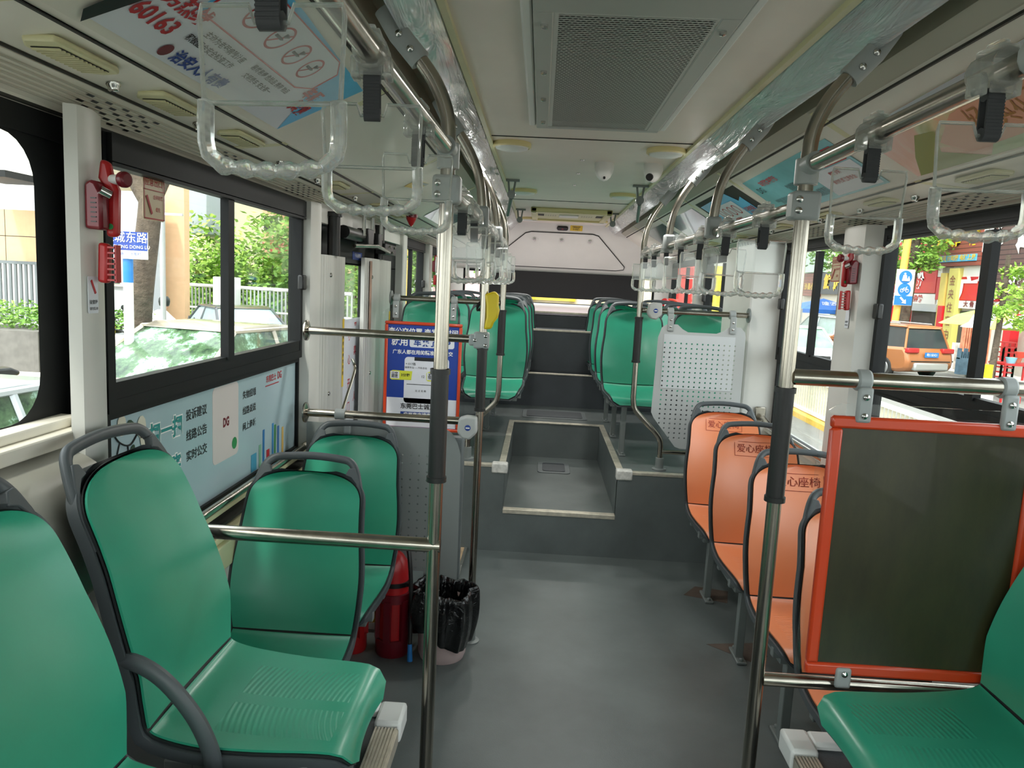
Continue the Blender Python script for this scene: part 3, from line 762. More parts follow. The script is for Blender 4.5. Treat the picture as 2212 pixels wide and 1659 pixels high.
# rust-brown stains on the floor at the orange seats' feet are a floor mark
st = MB().prism([(.62, 3.62), (.82, 3.55), (.86, 3.7), (.7, 3.74)], (0, 0, .0005), (1, 0, 0), (0, 1, 0), (0, 0, .0006)); st.prism([(.62, 3.1), (.78, 2.96), (.86, 3.02), (.84, 3.14)], (0, 0, .0005), (1, 0, 0), (0, 1, 0), (0, 0, .0006))
struct(st, 'trim_30', mat('rusty_floor_stain', '#54463c', .6, nz=.3, nscale=14), smooth=False)

# ------------------------------------------------------------------ poles and rails
RP = .0163
def sleeve(p, a, b, parent, r=.0205):
    s = MB(); s.cyl(a, b, r, 18); v = (Vector(b) - Vector(a)).normalized()
    s.cyl(a, Vector(a) + v * .012, r + .003, 18); s.cyl(Vector(b) - v * .012, b, r + .003, 18)
    s.build('rubber_sleeve', 'rubber', parent)
def clampy(parent, c, sz, screws=(), name='clamp', mt='gclamp', bev=.008):
    k = MB().box(c, sz); o = k.build(name, mt, parent, bevel=bev)
    for s in screws:
        q = MB(); q.lathe([(.0001, -.004), (.007, -.003), (.006, .002), (.0001, .0045)][::-1], (0, 0, 0), 10, 'Y'); 
        q2 = MB(); q2.lathe([(.008, .004), (.0075, -.001), (.004, -.004), (.0005, -.005)], s, 10, 'Y'); q2.build('screw', 'chrome', o)
    return o
YA = 1.7
for sx, x in ((-1, -.395), (1, .388)):
    side = 'left' if sx < 0 else 'right'
    t = thing('stanchion_pole', 'tall steel pole with a black rubber sleeve, foreground %s' % side, 'pole', (x, YA, 0), group='foreground poles')
    p = MB(); p.cyl((x, YA, 0), (x, YA, 1.80), RP, 20); p.build('pole', 'steel', t)
    # arched top that leans out to the ceiling recess
    p = MB(); P = sm([(x, YA, 1.80), (x + sx * .006, YA, 1.86), (x + sx * .03, YA, 1.92), (x + sx * .07, YA, 1.975), (x + sx * .118, YA, 2.025), (x + sx * .15, YA, 2.07)], 5)
    p.tube(P, RP, 18); p.build('arched_top', 'steel', t)
    b = MB(); b.tube([(x + sx * .068, YA, 1.97), (x + sx * .118, YA, 2.025), (x + sx * .15, YA, 2.075)], .024, 14, flat=.8)
    b = b.build('ceiling_bracket', 'gclamp', t)
    for k in (0, 1): 
        q = MB(); q.lathe([(.008, .004), (.0075, -.001), (.004, -.004), (.0005, -.005)], (x + sx * (.088 + .026 * k), YA - .022, 1.99 + .03 * k), 10, 'Y'); q.build('screw', 'chrome', b)
    sleeve(x, (x, YA, 1.035), (x, YA, 1.30), t)
    j = MB(); j.cyl((x, YA, 1.745), (x, YA, 1.80), .025, 18); j.tube([(x, YA - .01, 1.785), (x, YA - .055, 1.787)], .022, 16); j.build('upper_joint', 'gclamp', t, bevel=.002)
    k = clampy(t, (x, YA, 1.70), (.062, .05, .062), [(x - .018, YA - .027, 1.712), (x - .018, YA - .027, 1.688)], 'rail_clamp')
    base = MB(); base.lathe([(.045, 0), (.045, .008), (.026, .012), (.024, .05), (.017, .052)], (x, YA, 0), 20); base.build('floor_flange', 'legs', t)
# overhead grab rails
def rail(name, label, cat, pts, parent=None, r=RP, n=5, group=None):
    t = thing(name, label, cat, pts[0], group=group); MB().tube(sm(pts, n) if len(pts) > 2 else pts, r, 18).build('tube', 'steel', t); return t
for sx, x in ((-1, -.395), (1, .388)):
    side = 'left' if sx < 0 else 'right'
    t = rail('overhead_rail', 'front overhead steel grab rail nearest the camera, %s side' % side, 'grab rail', [(x, YA - .04, 1.785), (x - .012 if sx < 0 else x - .012, .9, 1.785), (x - .014, -.6, 1.785)], group='overhead grab rails')
    xj = x - .012; j = MB(); yb = .86 if sx > 0 else .58
    j.tube([(xj, yb - .06, 1.785), (xj, yb + .06, 1.785)], .026, 14); j.box((xj + sx * .03, yb - .01, 1.83), (.05, .05, .09), Matrix.Rotation(-sx * .7, 3, 'Y')); j.build('rail_joint', 'gclamp', t, bevel=.008)
    MB().tube([(xj + sx * .04, yb - .01, 1.85), (xj + sx * .12, yb - .01, 2.0), (xj + sx * .15, yb - .01, 2.06)], RP, 14).build('drop_tube', 'steel', t)
    t = rail('overhead_rail', 'long rear overhead steel grab rail, %s side' % side, 'grab rail', [(x, YA + .02, 1.70), (x * .98, 3, 1.70), (x * .97, 4.22, 1.70)], group='overhead grab rails')
# arched hangers between the rail and the ceiling, and the rear poles
for sx, x in ((-1, -.385), (1, .375)):
    side = 'left' if sx < 0 else 'right'
    for i, y in enumerate((2.52, 3.38)):
        t = thing('rail_hanger', 'curved steel hanger holding the %s overhead rail, %s from the front' % (side, ('first', 'second')[i]), 'rail hanger', (x, y, 1.7), group='curved rail hangers')
        MB().tube(sm([(x, y, 1.70), (x, y, 1.76), (x + sx * .012, y, 1.84), (x + sx * .04, y, 1.91), (x + sx * .08, y, 1.975), (x + sx * .13, y, 2.04), (x + sx * .15, y, 2.075)], 5), RP * .95, 16).build('tube', 'steel', t)
        b = MB(); b.tube([(x + sx * .08, y, 1.975), (x + sx * .13, y, 2.035), (x + sx * .155, y, 2.08)], .024, 12, flat=.8); b = b.build('ceiling_bracket', 'gclamp', t)
        for k in (0, 1): MB().lathe([(.008, .004), (.0075, -.001), (.004, -.004), (.0005, -.005)], (x + sx * (.095 + .024 * k), y - .021, 1.995 + .03 * k), 8, 'Y').build('screw', 'chrome', b)
        MB().box((x, y, 1.715), (.05, .045, .07)).build('rail_clamp', 'gclamp', t, bevel=.01)
    # rear pole standing on the raised floor, kinked outwards at the bottom
    y = 4.2
    t = thing('stanchion_pole', 'steel pole with black sleeve that kinks outwards down to the raised floor, %s side' % side, 'pole', (sx * .548, y, ZP), group='kinked poles on the raised floor')
    low = [(x, y, 2.0 if 0 else 1.70), (x, y, .90), (x + sx * .008, y, .85), (x + sx * .03, y, .815), (x + sx * .13, y, .715), (x + sx * .165, y, .67), (sx * .548, y, .63), (sx * .548, y, ZP)]
    MB().tube([low[0]] + sm(low[1:-1], 4) + [low[-1]], RP * .95, 16).build('pole', 'steel', t)
    MB().tube(sm([(x, y, 1.70), (x, y, 1.76), (x + sx * .012, y, 1.84), (x + sx * .04, y, 1.91), (x + sx * .08, y, 1.975), (x + sx * .13, y, 2.04), (x + sx * .15, y, 2.075)], 5), RP * .95, 16).build('arched_top', 'steel', t)
    b = MB(); b.tube([(x + sx * .08, y, 1.975), (x + sx * .13, y, 2.035), (x + sx * .155, y, 2.08)], .024, 12, flat=.8); b.build('ceiling_bracket', 'gclamp', t)
    sleeve(x, (x, y, 1.10), (x, y, 1.355), t, .0215)
    MB().lathe([(.04, 0), (.04, .008), (.024, .012), (.023, .07), (.016, .072)], (sx * .548, y, ZP), 18).build('floor_flange', 'legs', t)
    if sx > 0: MB().tube([(sx * .548, y, .60), (.99, y, .60)], RP * .8, 12).build('lower_rail', 'steel', t)
    else: MB().tube([(sx * .548, y, .60), (-.9, y, .60)], RP * .8, 12).build('lower_rail', 'steel', t)
    # cross rail to the wall
    xe = .985 if sx > 0 else -1.015
    t2 = thing('cross_rail', 'horizontal steel rail at the start of the raised floor, %s side' % side, 'rail', (x, y, 1.395), group='cross rails')
    MB().cyl((x + sx * .015, y, 1.392), (xe, y, 1.392), RP * .92, 16).build('tube', 'steel', t2)
    MB().lathe([(.001, 0), (.04, 0), (.04, .008), (.02, .014), (.001, .014)], (xe - sx * .014 if sx > 0 else xe, y, 1.392), 16, 'X').build('wall_flange', 'legs', t2)
# door-side pole with two rails
x, y = -.397, 2.99
t = thing('stanchion_pole', 'slim steel pole beside the rubbish bin at the exit door', 'pole', (x, y, 0))
MB().cyl((x, y, 0), (x, y, 1.70), RP * .95, 16).build('pole', 'steel', t)
MB().tube(sm([(x, y, 1.70), (x - .012, y, 1.84), (x - .04, y, 1.91), (x - .08, y, 1.975), (x - .15, y, 2.075)], 5), RP * .95, 16).build('arched_top', 'steel', t)
sleeve(x, (x, y, .985), (x, y, 1.245), t)
MB().lathe([(.04, 0), (.04, .006), (.024, .01), (.023, .05), (.016, .052)], (x, y, 0), 18).build('floor_flange', 'legs', t)
cl = MB(); cl.box((x - .005, y, 1.272), (.062, .05, .066)); cl.box((x - .04, y, 1.272), (.03, .044, .046)); cl = cl.build('rail_clamp', 'gclamp', t, bevel=.008)
for q in ((x + .012, 1.29), (x + .012, 1.253), (x - .03, 1.272)): MB().lathe([(.007, .004), (.0065, -.001), (.0005, -.005)], (q[0], y - .026, q[1]), 10, 'Y').build('screw', 'chrome', cl)
for z, lb in ((1.275, 'upper steel rail crossing in front of the exit door posts'), (.94, 'lower steel rail above the perforated panel at the exit door')):
    t = thing('cross_rail', lb, 'rail', (x, y, z), group='rails at the exit door')
    MB().cyl((x - .012, y, z), (-1.105, y, z), RP * 1.0, 16).build('tube', 'steel', t)
    MB().lathe([(.001, 0), (.042, 0), (.042, .006), (.022, .014), (.001, .014)], (-1.112, y, z), 18, 'X').build('wall_flange', 'steel', t)
# low rail between the sideways seats and the first forward seat, left
t = thing('cross_rail', 'steel rail crossing at seat height from the left foreground pole', 'rail', (-.395, YA, .88))
MB().cyl((-.38, YA, .88), (-1.1, YA, .88), RP * 1.05, 18).build('tube', 'steel', t)
# right side: rail carrying the clear board
t = thing('cross_rail', 'steel rail from the right foreground pole that carries the clear board', 'rail', (.388, YA, 1.325))
MB().cyl((.40, YA, 1.325), (1.16, YA, 1.325), RP * 1.12, 18).build('tube', 'steel', t)
t = thing('cross_rail', 'short steel rail at the foot of the orange-framed board', 'rail', (.388, YA, .60))
MB().cyl((.40, YA, .60), (1.16, YA, .60), RP * 1.0, 18).build('tube', 'steel', t)
# wall grab rails under the windows
t = thing('wall_rail', 'thin steel rail along the left wall under the advert window', 'rail', (-1.11, 3.05, .79))
MB().tube(sm([(-1.112, 1.6, .792), (-1.112, 2.9, .795), (-1.112, 2.98, .80), (-1.09, 3.02, .815)], 4), .0135, 14).build('tube', 'steel', t)
q = MB(); q.box((-1.088, 3.055, .83), (.03, .03, .09)); q.build('bracket', 'steel', t, bevel=.008)
t = thing('wall_rail', 'steel rail along the right wall beside the orange seats', 'rail', (1.09, 4.22, .79))
MB().tube(sm([(1.105, 1.0, .80), (1.105, 3.9, .80), (1.105, 4.1, .81), (1.1, 4.18, .83)], 4), .0135, 14).build('tube', 'steel', t)
MB().box((1.095, 4.225, .845), (.06, .012, .08)).build('bracket', 'steel', t, bevel=.005)

# ------------------------------------------------------------------ perforated modesty panels
MT['perfR'] = holes('perforated_grey_panel', '#b9bcbb', 0, 2, .0296, .0265, .0048, (-.20, .215), (-.30, .27), .45)
MT['perfL'] = holes('perforated_grey_sheet', '#8b908e', 0, 2, .034, .034, .0042, (-.42, .17), (-.28, .32), .45)
px, py, pz = .715, 4.165, .97
t = thing('modesty_panel', 'light grey perforated panel hanging on the right cross rail', 'panel', (px, py, pz))
def hang(x, z, y, parent, zt=1.392, h=.095, w=.034):
    k = MB(); k.box((x, y - .004, z), (w, .012, h)); k.tube([(x - w / 2, y + .03, zt), (x + w / 2, y + .03, zt)], .024, 14); o = k.build('hanging_clip', 'gclamp', parent, bevel=.004)
    for d in (-.015, .022): MB().lathe([(.007, .004), (.006, -.001), (.0005, -.005)], (x, y - .012, z - d), 10, 'Y').build('bolt', 'chrome', o)
out = [(.48, .82), (.475, .83), (.483, 1.25), (.50, 1.305), (.53, 1.325), (.585, 1.325), (.615, 1.30), (.645, 1.285), (.80, 1.285), (.835, 1.30), (.87, 1.325), (.93, 1.325), (.955, 1.30), (.96, 1.27), (.965, .67), (.955, .63), (.65, .63), (.62, .64), (.49, .80)]
p = MB().prism(out, (0, py, 0), (1, 0, 0), (0, 0, 1), (0, .003, 0)); p.build('perforated_sheet', 'perfR', t, smooth=False)
hang(.545, 1.335, py, t); hang(.885, 1.335, py, t)
MB().prism([(.515, .97), (.905, .97), (.905, 1.27), (.515, 1.27)], (0, py - .002, 0), (1, 0, 0), (0, 0, 1), (0, .001, 0)).build('pale_patch', holes('perforated_pale_film', '#ccd0d2', 0, 2, .0296, .0265, .0048, (-.3, .3), (-.3, .27), .35), t, smooth=False)
o = [c_ for c_ in t.children if c_.name.startswith('pale_patch')][0]
t = thing('modesty_panel', 'dark grey perforated panel below the rail at the exit door', 'panel', (-.72, 2.99, .5))
out = [(-1.10, .905), (-.53, .905), (-.505, .89), (-.48, .85), (-.465, .80), (-.458, .0), (-.60, .0), (-.60, .30), (-1.10, .30)]
MB().prism(out, (0, 2.975, 0), (1, 0, 0), (0, 0, 1), (0, .004, 0)).build('perforated_sheet', 'perfL', t, smooth=False)
MB().box((-.93, 2.965, .895), (.03, .02, .06)).build('hanging_clip', 'gclamp', t, bevel=.006)
MB().box((-.505, 3.02, .44), (.10, .05, .86)).build('side_fold', 'plate', t, bevel=.01)
# ------------------------------------------------------------------ clear strap handles on the overhead rails
def make_hanger():
    t = thing('strap_handle', 'x', 'strap handle')
    c = MB(); c.tube([(0, -.026, 0), (0, .026, 0)], .023, 16); c.box((-.021, 0, -.018), (.010, .03, .026)); c.box((.021, 0, -.018), (.010, .03, .026)); c.tube([(-.026, -.0, -.026), (.026, 0, -.026)], .005, 8); c.box((0, 0, .022), (.026, .044, .01)); c.box((0, .0, .029), (.012, .028, .010)); c.box((0, -.016, -.022), (.03, .004, .014))
    c.build('rail_clip', 'rim', t, local=True, bevel=.003)
    s = MB()
    s.tube([(-.0105, 0, -.028), (.0105, 0, -.028)], .0085, 10)
    for y_ in (-.0085, .0062): s.bb(-.0105, .0105, y_, y_ + .0025, -.076, -.028)
    s.tube([(-.0105, 0, -.075), (.0105, 0, -.075)], .0085, 10)
    for k in range(11): s.bb(-.0107, .0107, -.0095, -.0085, -.034 - k * .004, -.0322 - k * .004)
    s.build('webbing_strap', 'webbing', t, local=True)
    zt = -.062; zb = -.142
    pl = [(-.062, zt), (-.02, zt), (-.015, zt - .014), (.015, zt - .014), (.02, zt), (.062, zt), (.064, zt - .01), (.061, zb + .004), (.055, zb), (-.055, zb), (-.061, zb + .004), (-.064, zt - .01)]
    MB().prism(pl, (0, -.0016, 0), (1, 0, 0), (0, 0, 1), (0, .0032, 0)).build('clear_plate', 'clearplate', t, smooth=False, local=True)
    r = MB(); r.tube([(a, 0, b) for a, b in pl], .0023, 6, closed=True); r.build('plate_rim', 'rim', t, local=True)
    g = MB(); side = [(-.059, zb + .002), (-.0595, zb - .012), (-.0595, zb - .032), (-.057, zb - .043), (-.048, zb - .05)]
    bot = [(-.048 + .096 * k / 24, zb - .052 - .004 * sin(pi * k / 24)) for k in range(1, 24)]
    pts = [(a, 0, b) for a, b in side] + [(a, 0, b) for a, b in bot] + [(-a, 0, b) for a, b in side[::-1]]
    rad = [.0072] * 5 + [.0070 + .0016 * sin(k * 2 * pi * 5 / 24) for k in range(1, 24)] + [.0072] * 5
    g.tube(pts, .007, 9, rad=rad, flat=1.0, up=(0, 1, 0)); g.build('hand_grip', 'rim', t, local=True)
    return t
HG = make_hanger(); used = False
def hanger(x, y, z, rz, label, group):
    global used
    o = HG if not used else copy_tree(HG); used = True
    o.location = (x, y, z); o.rotation_euler = (0, radians(random.uniform(-2, 2)), radians(rz)); o['label'] = label; o['group'] = group
gl, gr = 'clear strap handles on the left overhead rails', 'clear strap handles on the right overhead rails'
hanger(-.415, .66, 1.785, -4, 'largest blurry clear strap handle at the top left', gl)
hanger(-.409, 1.01, 1.785, 5, 'clear strap handle second nearest on the left front rail', gl)
hanger(-.409, 1.39, 1.785, -3, 'clear strap handle third nearest, beside the left foreground pole', gl)
for i, y in enumerate((1.93, 2.25, 2.66, 3.05, 3.48, 3.9)): hanger(-.383, y, 1.70, random.uniform(-9, 9), 'clear strap handle on the left rear rail, %s behind the foreground pole' % ('first', 'second', 'third', 'fourth', 'fifth', 'sixth')[i], gl)
hanger(.362, .975, 1.785, 4, 'clear strap handle at the right edge of the photo', gr)
hanger(.376, 1.34, 1.785, 3, 'clear strap handle between the right pole and the photo edge', gr)
for i, y in enumerate((1.93, 2.31, 2.68, 3.06, 3.41, 3.78, 4.08)): hanger(.372, y, 1.70, random.uniform(-10, 10), 'clear strap handle on the right rear rail, %s behind the foreground pole' % ('first', 'second', 'third', 'fourth', 'fifth', 'sixth', 'seventh')[i], gr)

# ------------------------------------------------------------------ orange framed boards
def board(name, label, x0, x1, z0, z1, ax0, ax1, az0, az1, y, face, fw=.028):
    t = thing(name, label, 'notice board', ((x0 + x1) / 2, y, z0))
    cx, cz = (ax0 + ax1) / 2, (az0 + az1) / 2
    MB().prism(rpoly(ax1 - ax0, az1 - az0, .06, 6, cx, cz), (0, y + .006, 0), (1, 0, 0), (0, 0, 1), (0, .005, 0)).build('acrylic_sheet', 'acrylic', t, smooth=False)
    f = MB(); f.bb(x0, x1, y - .014, y + .004, z1 - fw, z1); f.bb(x0, x1, y - .014, y + .004, z0, z0 + fw); f.bb(x0, x0 + fw, y - .014, y + .004, z0 + fw, z1 - fw); f.bb(x1 - fw, x1, y - .014, y + .004, z0 + fw, z1 - fw)
    f.build('frame', 'orangeframe', t, bevel=.006)
    MB().bb(x0 + fw * .9, x1 - fw * .9, y - .006, y + .003, z0 + fw * .9, z1 - fw * .9).build('display_sheet', face, t, smooth=False)
    return t
B = MatB('dark_olive_sheet'); B.set('Roughness', .3); B.set('Coat Weight', .15); f = B.noise(9, 6, .7, (1, 1, .35)); B.link(B.ramp(f, [(.35, lin('#2d2c1c')), (.62, lin('#3b3a24')), (.78, lin('#5a5632'))]), B.b.inputs['Base Color']); B.bump(B.noise(30, 4, .6, (1, 1, .4)), .2, .003)
t = board('notice_board', 'orange framed board with blank dark olive sheet behind clear plastic, lower right', .49, .96, .632, 1.245, .472, 1.13, .60, 1.272, 1.70 - .01, B.m)
def hook(x, y, z, parent, zt, h=.095):
    k = MB(); k.box((x, y - .012, z), (.034, .014, h)); k.tube([(x - .017, y + .012, zt), (x + .017, y + .012, zt)], .0245, 14); o = k.build('hanging_clip', 'gclamp', parent, bevel=.006)
    for d in (-.018, .024): MB().lathe([(.008, .004), (.007, -.002), (.0005, -.006)], (x, y - .020, z - d), 10, 'Y').build('bolt', 'chrome', o)
hook(.557, 1.69, 1.272, t, 1.325, .08); hook(.874, 1.69, 1.272, t, 1.325, .08)
k = MB(); k.box((.577, 1.676, .628), (.036, .014, .05)); k = k.build('lower_clip', 'gclamp', t, bevel=.006); MB().lathe([(.008, .004), (.007, -.002), (.0005, -.006)], (.577, 1.668, .64), 10, 'Y').build('bolt', 'chrome', k)
# blue poster by the exit door
t = board('notice_board', 'orange framed blue bus app poster hanging on the left cross rail', -1.03, -.598, .655, 1.266, -1.06, -.572, .62, 1.335, 4.15, mat('blue_poster', '#1d3f9a', .35), .018)
PO = (0, 4.1435, 0)
text([('查公交位置 查发车时间', .038, (-.815, 1.21)), ('就用', .048, (-.945, 1.15)), ('广东人都在用的精准实时公交', .026, (-.815, 1.095))], PO, (1, 0, 0), UZ, 'inkwhite', t, 'white_lettering', bold=.02)
MB().prism(rpoly(.25, .05, .012, 4, -.765, 1.15), (0, 4.1434, 0), (1, 0, 0), UZ, (0, .0005, 0)).build('white_label', 'posterwhite', t, smooth=False)
text([('车来了APP', .044, (-.765, 1.15))], (0, 4.142, 0), (1, 0, 0), UZ, 'inkblue', t, 'blue_lettering', bold=.03)
MB().prism(rpoly(.25, .26, .02, 4, -.79, .94), (0, 4.1434, 0), (1, 0, 0), UZ, (0, .0005, 0)).build('printed_phone', 'posterwhite', t, smooth=False)
MB().bb(-.86, -.73, 4.1425, 4.143, 1.05, 1.07).build('printed_notch', 'inkblack', t, smooth=False)
text([('< 017路', .017, (-.88, 1.03)), ('城南车站 — 汽车总站', .013, (-.85, 1.01)), ('12', .02, (-.81, .962)), ('站 点 名 称', .013, (-.82, .88))], (0, 4.142, 0), (1, 0, 0), UZ, 'inkblack', t, 'phone_lettering')
MB().bb(-.90, -.68, 4.1425, 4.143, .915, .918).build('printed_line', 'inkblack', t, smooth=False)
for (xa, s1, s2) in ((-.94, '公交\n距您', '3分钟'), (-.735, '发车\n预测', '1班车')):
    MB().prism([(xa - .055, .945), (xa - .055, .985), (xa - .04, .992), (xa + .07, .99), (xa + .065, .94), (xa - .045, .938)], (0, 4.1424, 0), (1, 0, 0), UZ, (0, .0004, 0)).build('yellow_label', mat('lime_ink', '#d6dc3c', .5), t, smooth=False)
    MB().bb(xa - .052, xa - .002, 4.142, 4.1424, .945, .986).build('white_label', 'posterwhite', t, smooth=False)
    text([(s1, .018, (xa - .028, .965)), (s2, .02, (xa + .032, .966))], (0, 4.1415, 0), (1, 0, 0), UZ, 'inkblack', t, 'tag_lettering', bold=.02)
MB().bb(-1.01, -.617, 4.1434, 4.144, .675, .838).build('white_band', 'posterwhite', t, smooth=False)
text([('东莞巴士诚意推荐', .033, (-.80, .79))], (0, 4.142, 0), (1, 0, 0), UZ, 'inkblack', t, 'black_lettering', bold=.02)
MB().bb(-.93, -.70, 4.1425, 4.143, .727, .760).build('blue_bar', 'inkblue', t, smooth=False)
text([('应用商店搜索', .026, (-.835, .743))], (0, 4.1415, 0), (1, 0, 0), UZ, 'inkwhite', t, 'bar_lettering', bold=.02)
hook(-.972, 4.15, 1.33, t, 1.392, .095); hook(-.652, 4.15, 1.33, t, 1.392, .095)

# ------------------------------------------------------------------ exit door, its posts and mechanism
MT['ribbed'] = None
B = MatB('ribbed_door_post'); B.set('Roughness', .42); B.set('Metallic', .25); x, y, z = B.xyz(); f = B.noise(3, 4, .6, (1, 6, .3)); B.link(B.ramp(f, [(.3, lin('#b9b9b4')), (.7, lin('#d2d2cd'))]), B.b.inputs['Base Color']); B.bump((y * 420).op('SINE'), .5, .0015); MT['ribbed'] = B.m
for (ya, yb, zt, lb) in ((3.17, 3.55, 1.585, 'ribbed aluminium door post cover on the camera side of the exit door'), (3.97, 4.62, 1.60, 'ribbed aluminium door post cover with rust streak, far side of the exit door')):
    t = thing('door_post', lb, 'door post', (-1.11, (ya + yb) / 2, 0), group='exit door posts')
    zb = .0 if ya < 4 else ZP
    p = MB(); p.prism([(-1.13, ya), (-1.11, ya), (-1.095, ya + .03), (-1.09, ya + .08), (-1.09, yb - .06), (-1.10, yb - .02), (-1.13, yb)], (0, 0, zb), (1, 0, 0), (0, 1, 0), (0, 0, zt - zb)); p.build('cover', 'ribbed', t)
    for z in ((1.5, .98) if ya < 4 else (1.38, 1.10, .8)): MB().lathe([(.011, 0), (.009, .006), (.001, .007)], (-1.091, ya + .085, z), 10, 'X').build('screw', 'chrome', t)
    s = MB(); s.bb(-1.0895, -1.0885, yb - .085, yb - .055, .98 if ya < 4 else 1.04, 1.30 if ya < 4 else 1.33); s = s.build('yellow_sticker', 'yellowst', t, smooth=False)
    text([('小心夹手\n谨防夹手', .022, (0, 0))] if 0 else [(c_, .02, (0, .10 - k * .028)) for k, c_ in enumerate('注意安全请勿手扶')], (-1.088, yb - .07, 1.14 if ya < 4 else 1.185), (0, 1, 0), UZ, 'inkblack', s, bold=.03)
    m_ = MB(); m_.cyl((-1.10, (ya + yb) / 2 - .03, zt), (-1.10, (ya + yb) / 2 - .03, zt + .19), .028, 16); m_.cyl((-1.10, (ya + yb) / 2 - .03, zt + .17), (-1.10, (ya + yb) / 2 - .03, zt + .19), .036, 16); m_.build('shaft', 'blackp', t)
st = MB().bb(-1.0893, -1.0888, 4.0, 4.05, 1.2, 1.585).build('rust_streak', mat('rust_streak', '#a08271', .7, nz=.3, nscale=12), t, smooth=False)
d = MB(); X = -1.145
d.bb(X - .03, X, 3.3, 4.98, 1.56, 1.79)
d.bb(X - .03, X, 3.3, 3.5, -.28, 1.56); d.bb(X - .03, X, 4.09, 4.3, -.28, 1.56); d.bb(X - .03, X, 4.72, 4.98, -.28, 1.56)
d.bb(X - .03, X, 3.5, 4.72, -.28, -.18)
D = struct(d, 'door_1', 'black', smooth=False, bevel=.004)
MB().bb(X - .016, X - .012, 3.5, 4.72, -.2, 1.56).build('pane', 'glass', D, smooth=False)
text([(c_, .055, (3.86, 1.19 - k * .125)) for k, c_ in enumerate('小心开门')], (X - .011, 0, 0), (0, 1, 0), UZ, 'inkred', D, bold=.02)
text([(c_, .055, (3.98, 1.23 - k * .125)) for k, c_ in enumerate('严禁站人')], (X - .011, 0, 0), (0, 1, 0), UZ, 'inkred', D, bold=.02)
MB().bb(X - .0115, X - .0112, 3.6, 4.08, .62, 1.28).build('white_film', 'posterwhite', D, smooth=False)
s = MB().bb(X, X + .002, 3.84, 4.04, 1.585, 1.625).build('blue_sticker', 'inkblue', D, smooth=False); text([('下车请按铃', .026, (3.94, 1.605))], (X + .003, 0, 0), (0, 1, 0), UZ, 'inkwhite', s)
t = thing('door_mechanism', 'black door opening mechanism with rods above the exit door', 'door mechanism', (-1.08, 4.1, 1.7))
mb = MB(); mb.cyl((-1.09, 3.45, 1.70), (-1.09, 3.95, 1.70), .03, 14); mb.build('cylinder', 'blackp', t)
for b_ in ((-1.11, -1.05, 3.78, 3.90, 1.66, 1.74), (-1.10, -1.04, 3.98, 4.06, 1.65, 1.73), (-1.11, -1.05, 4.2, 4.5, 1.63, 1.69)): MB().bb(*b_).build('bracket', 'blackp', t, bevel=.005)
for y in (3.72, 3.9, 4.12): MB().cyl((-1.06, y, 1.70), (-1.06, y, 1.80), .010, 10).build('pin', 'chrome', t)
for k in range(4): MB().lathe([(.008, 0), (.007, .006), (.001, .007)], (-1.049, 4.24 + k * .07, 1.675 if k % 2 else 1.645), 8, 'X').build('bolt', 'chrome', t)
MB().tube([(-1.05, 3.5, 1.64), (-1.03, 3.9, 1.66), (-1.05, 4.3, 1.645)], .009, 8).build('link_rod', 'steel', t)
boxes('trim_31', [(-1.16, -1.12, 3.2, 5.0, 1.72, 1.80)], 'pillar')
t = thing('pull_rod', 'thin bent chrome rod rising from the lower rail at the exit door', 'rod', (-1.0, 3.0, .94))
MB().tube(sm([(-.965, 3.0, .94), (-.958, 3.05, 1.0), (-.94, 3.10, 1.10), (-.945, 3.12, 1.13), (-.955, 3.12, 1.155)], 5), .006, 8).build('rod', 'steel', t)
MB().tube([(-.985, 2.99, .94), (-.945, 2.99, .94)], .023, 12).build('collar', 'gclamp', t)
# yellow step notice in the stair well
s = MB(); s.bb(-1.1, -.6, 3.04, 3.045, .03, .20); o = s.build('step_notice', 'yellowst', None, smooth=False); tag(o, 'yellow notice with Chinese characters behind the fire extinguishers', 'notice')
text([('小心台阶 注意安全', .05, (-.85, .12))], (0, 3.038, 0), (1, 0, 0), UZ, 'inkblack', o)
MB().bb(-1.1, -.6, 3.036, 3.044, .0, .03).build('white_edge', 'white', o, smooth=False)

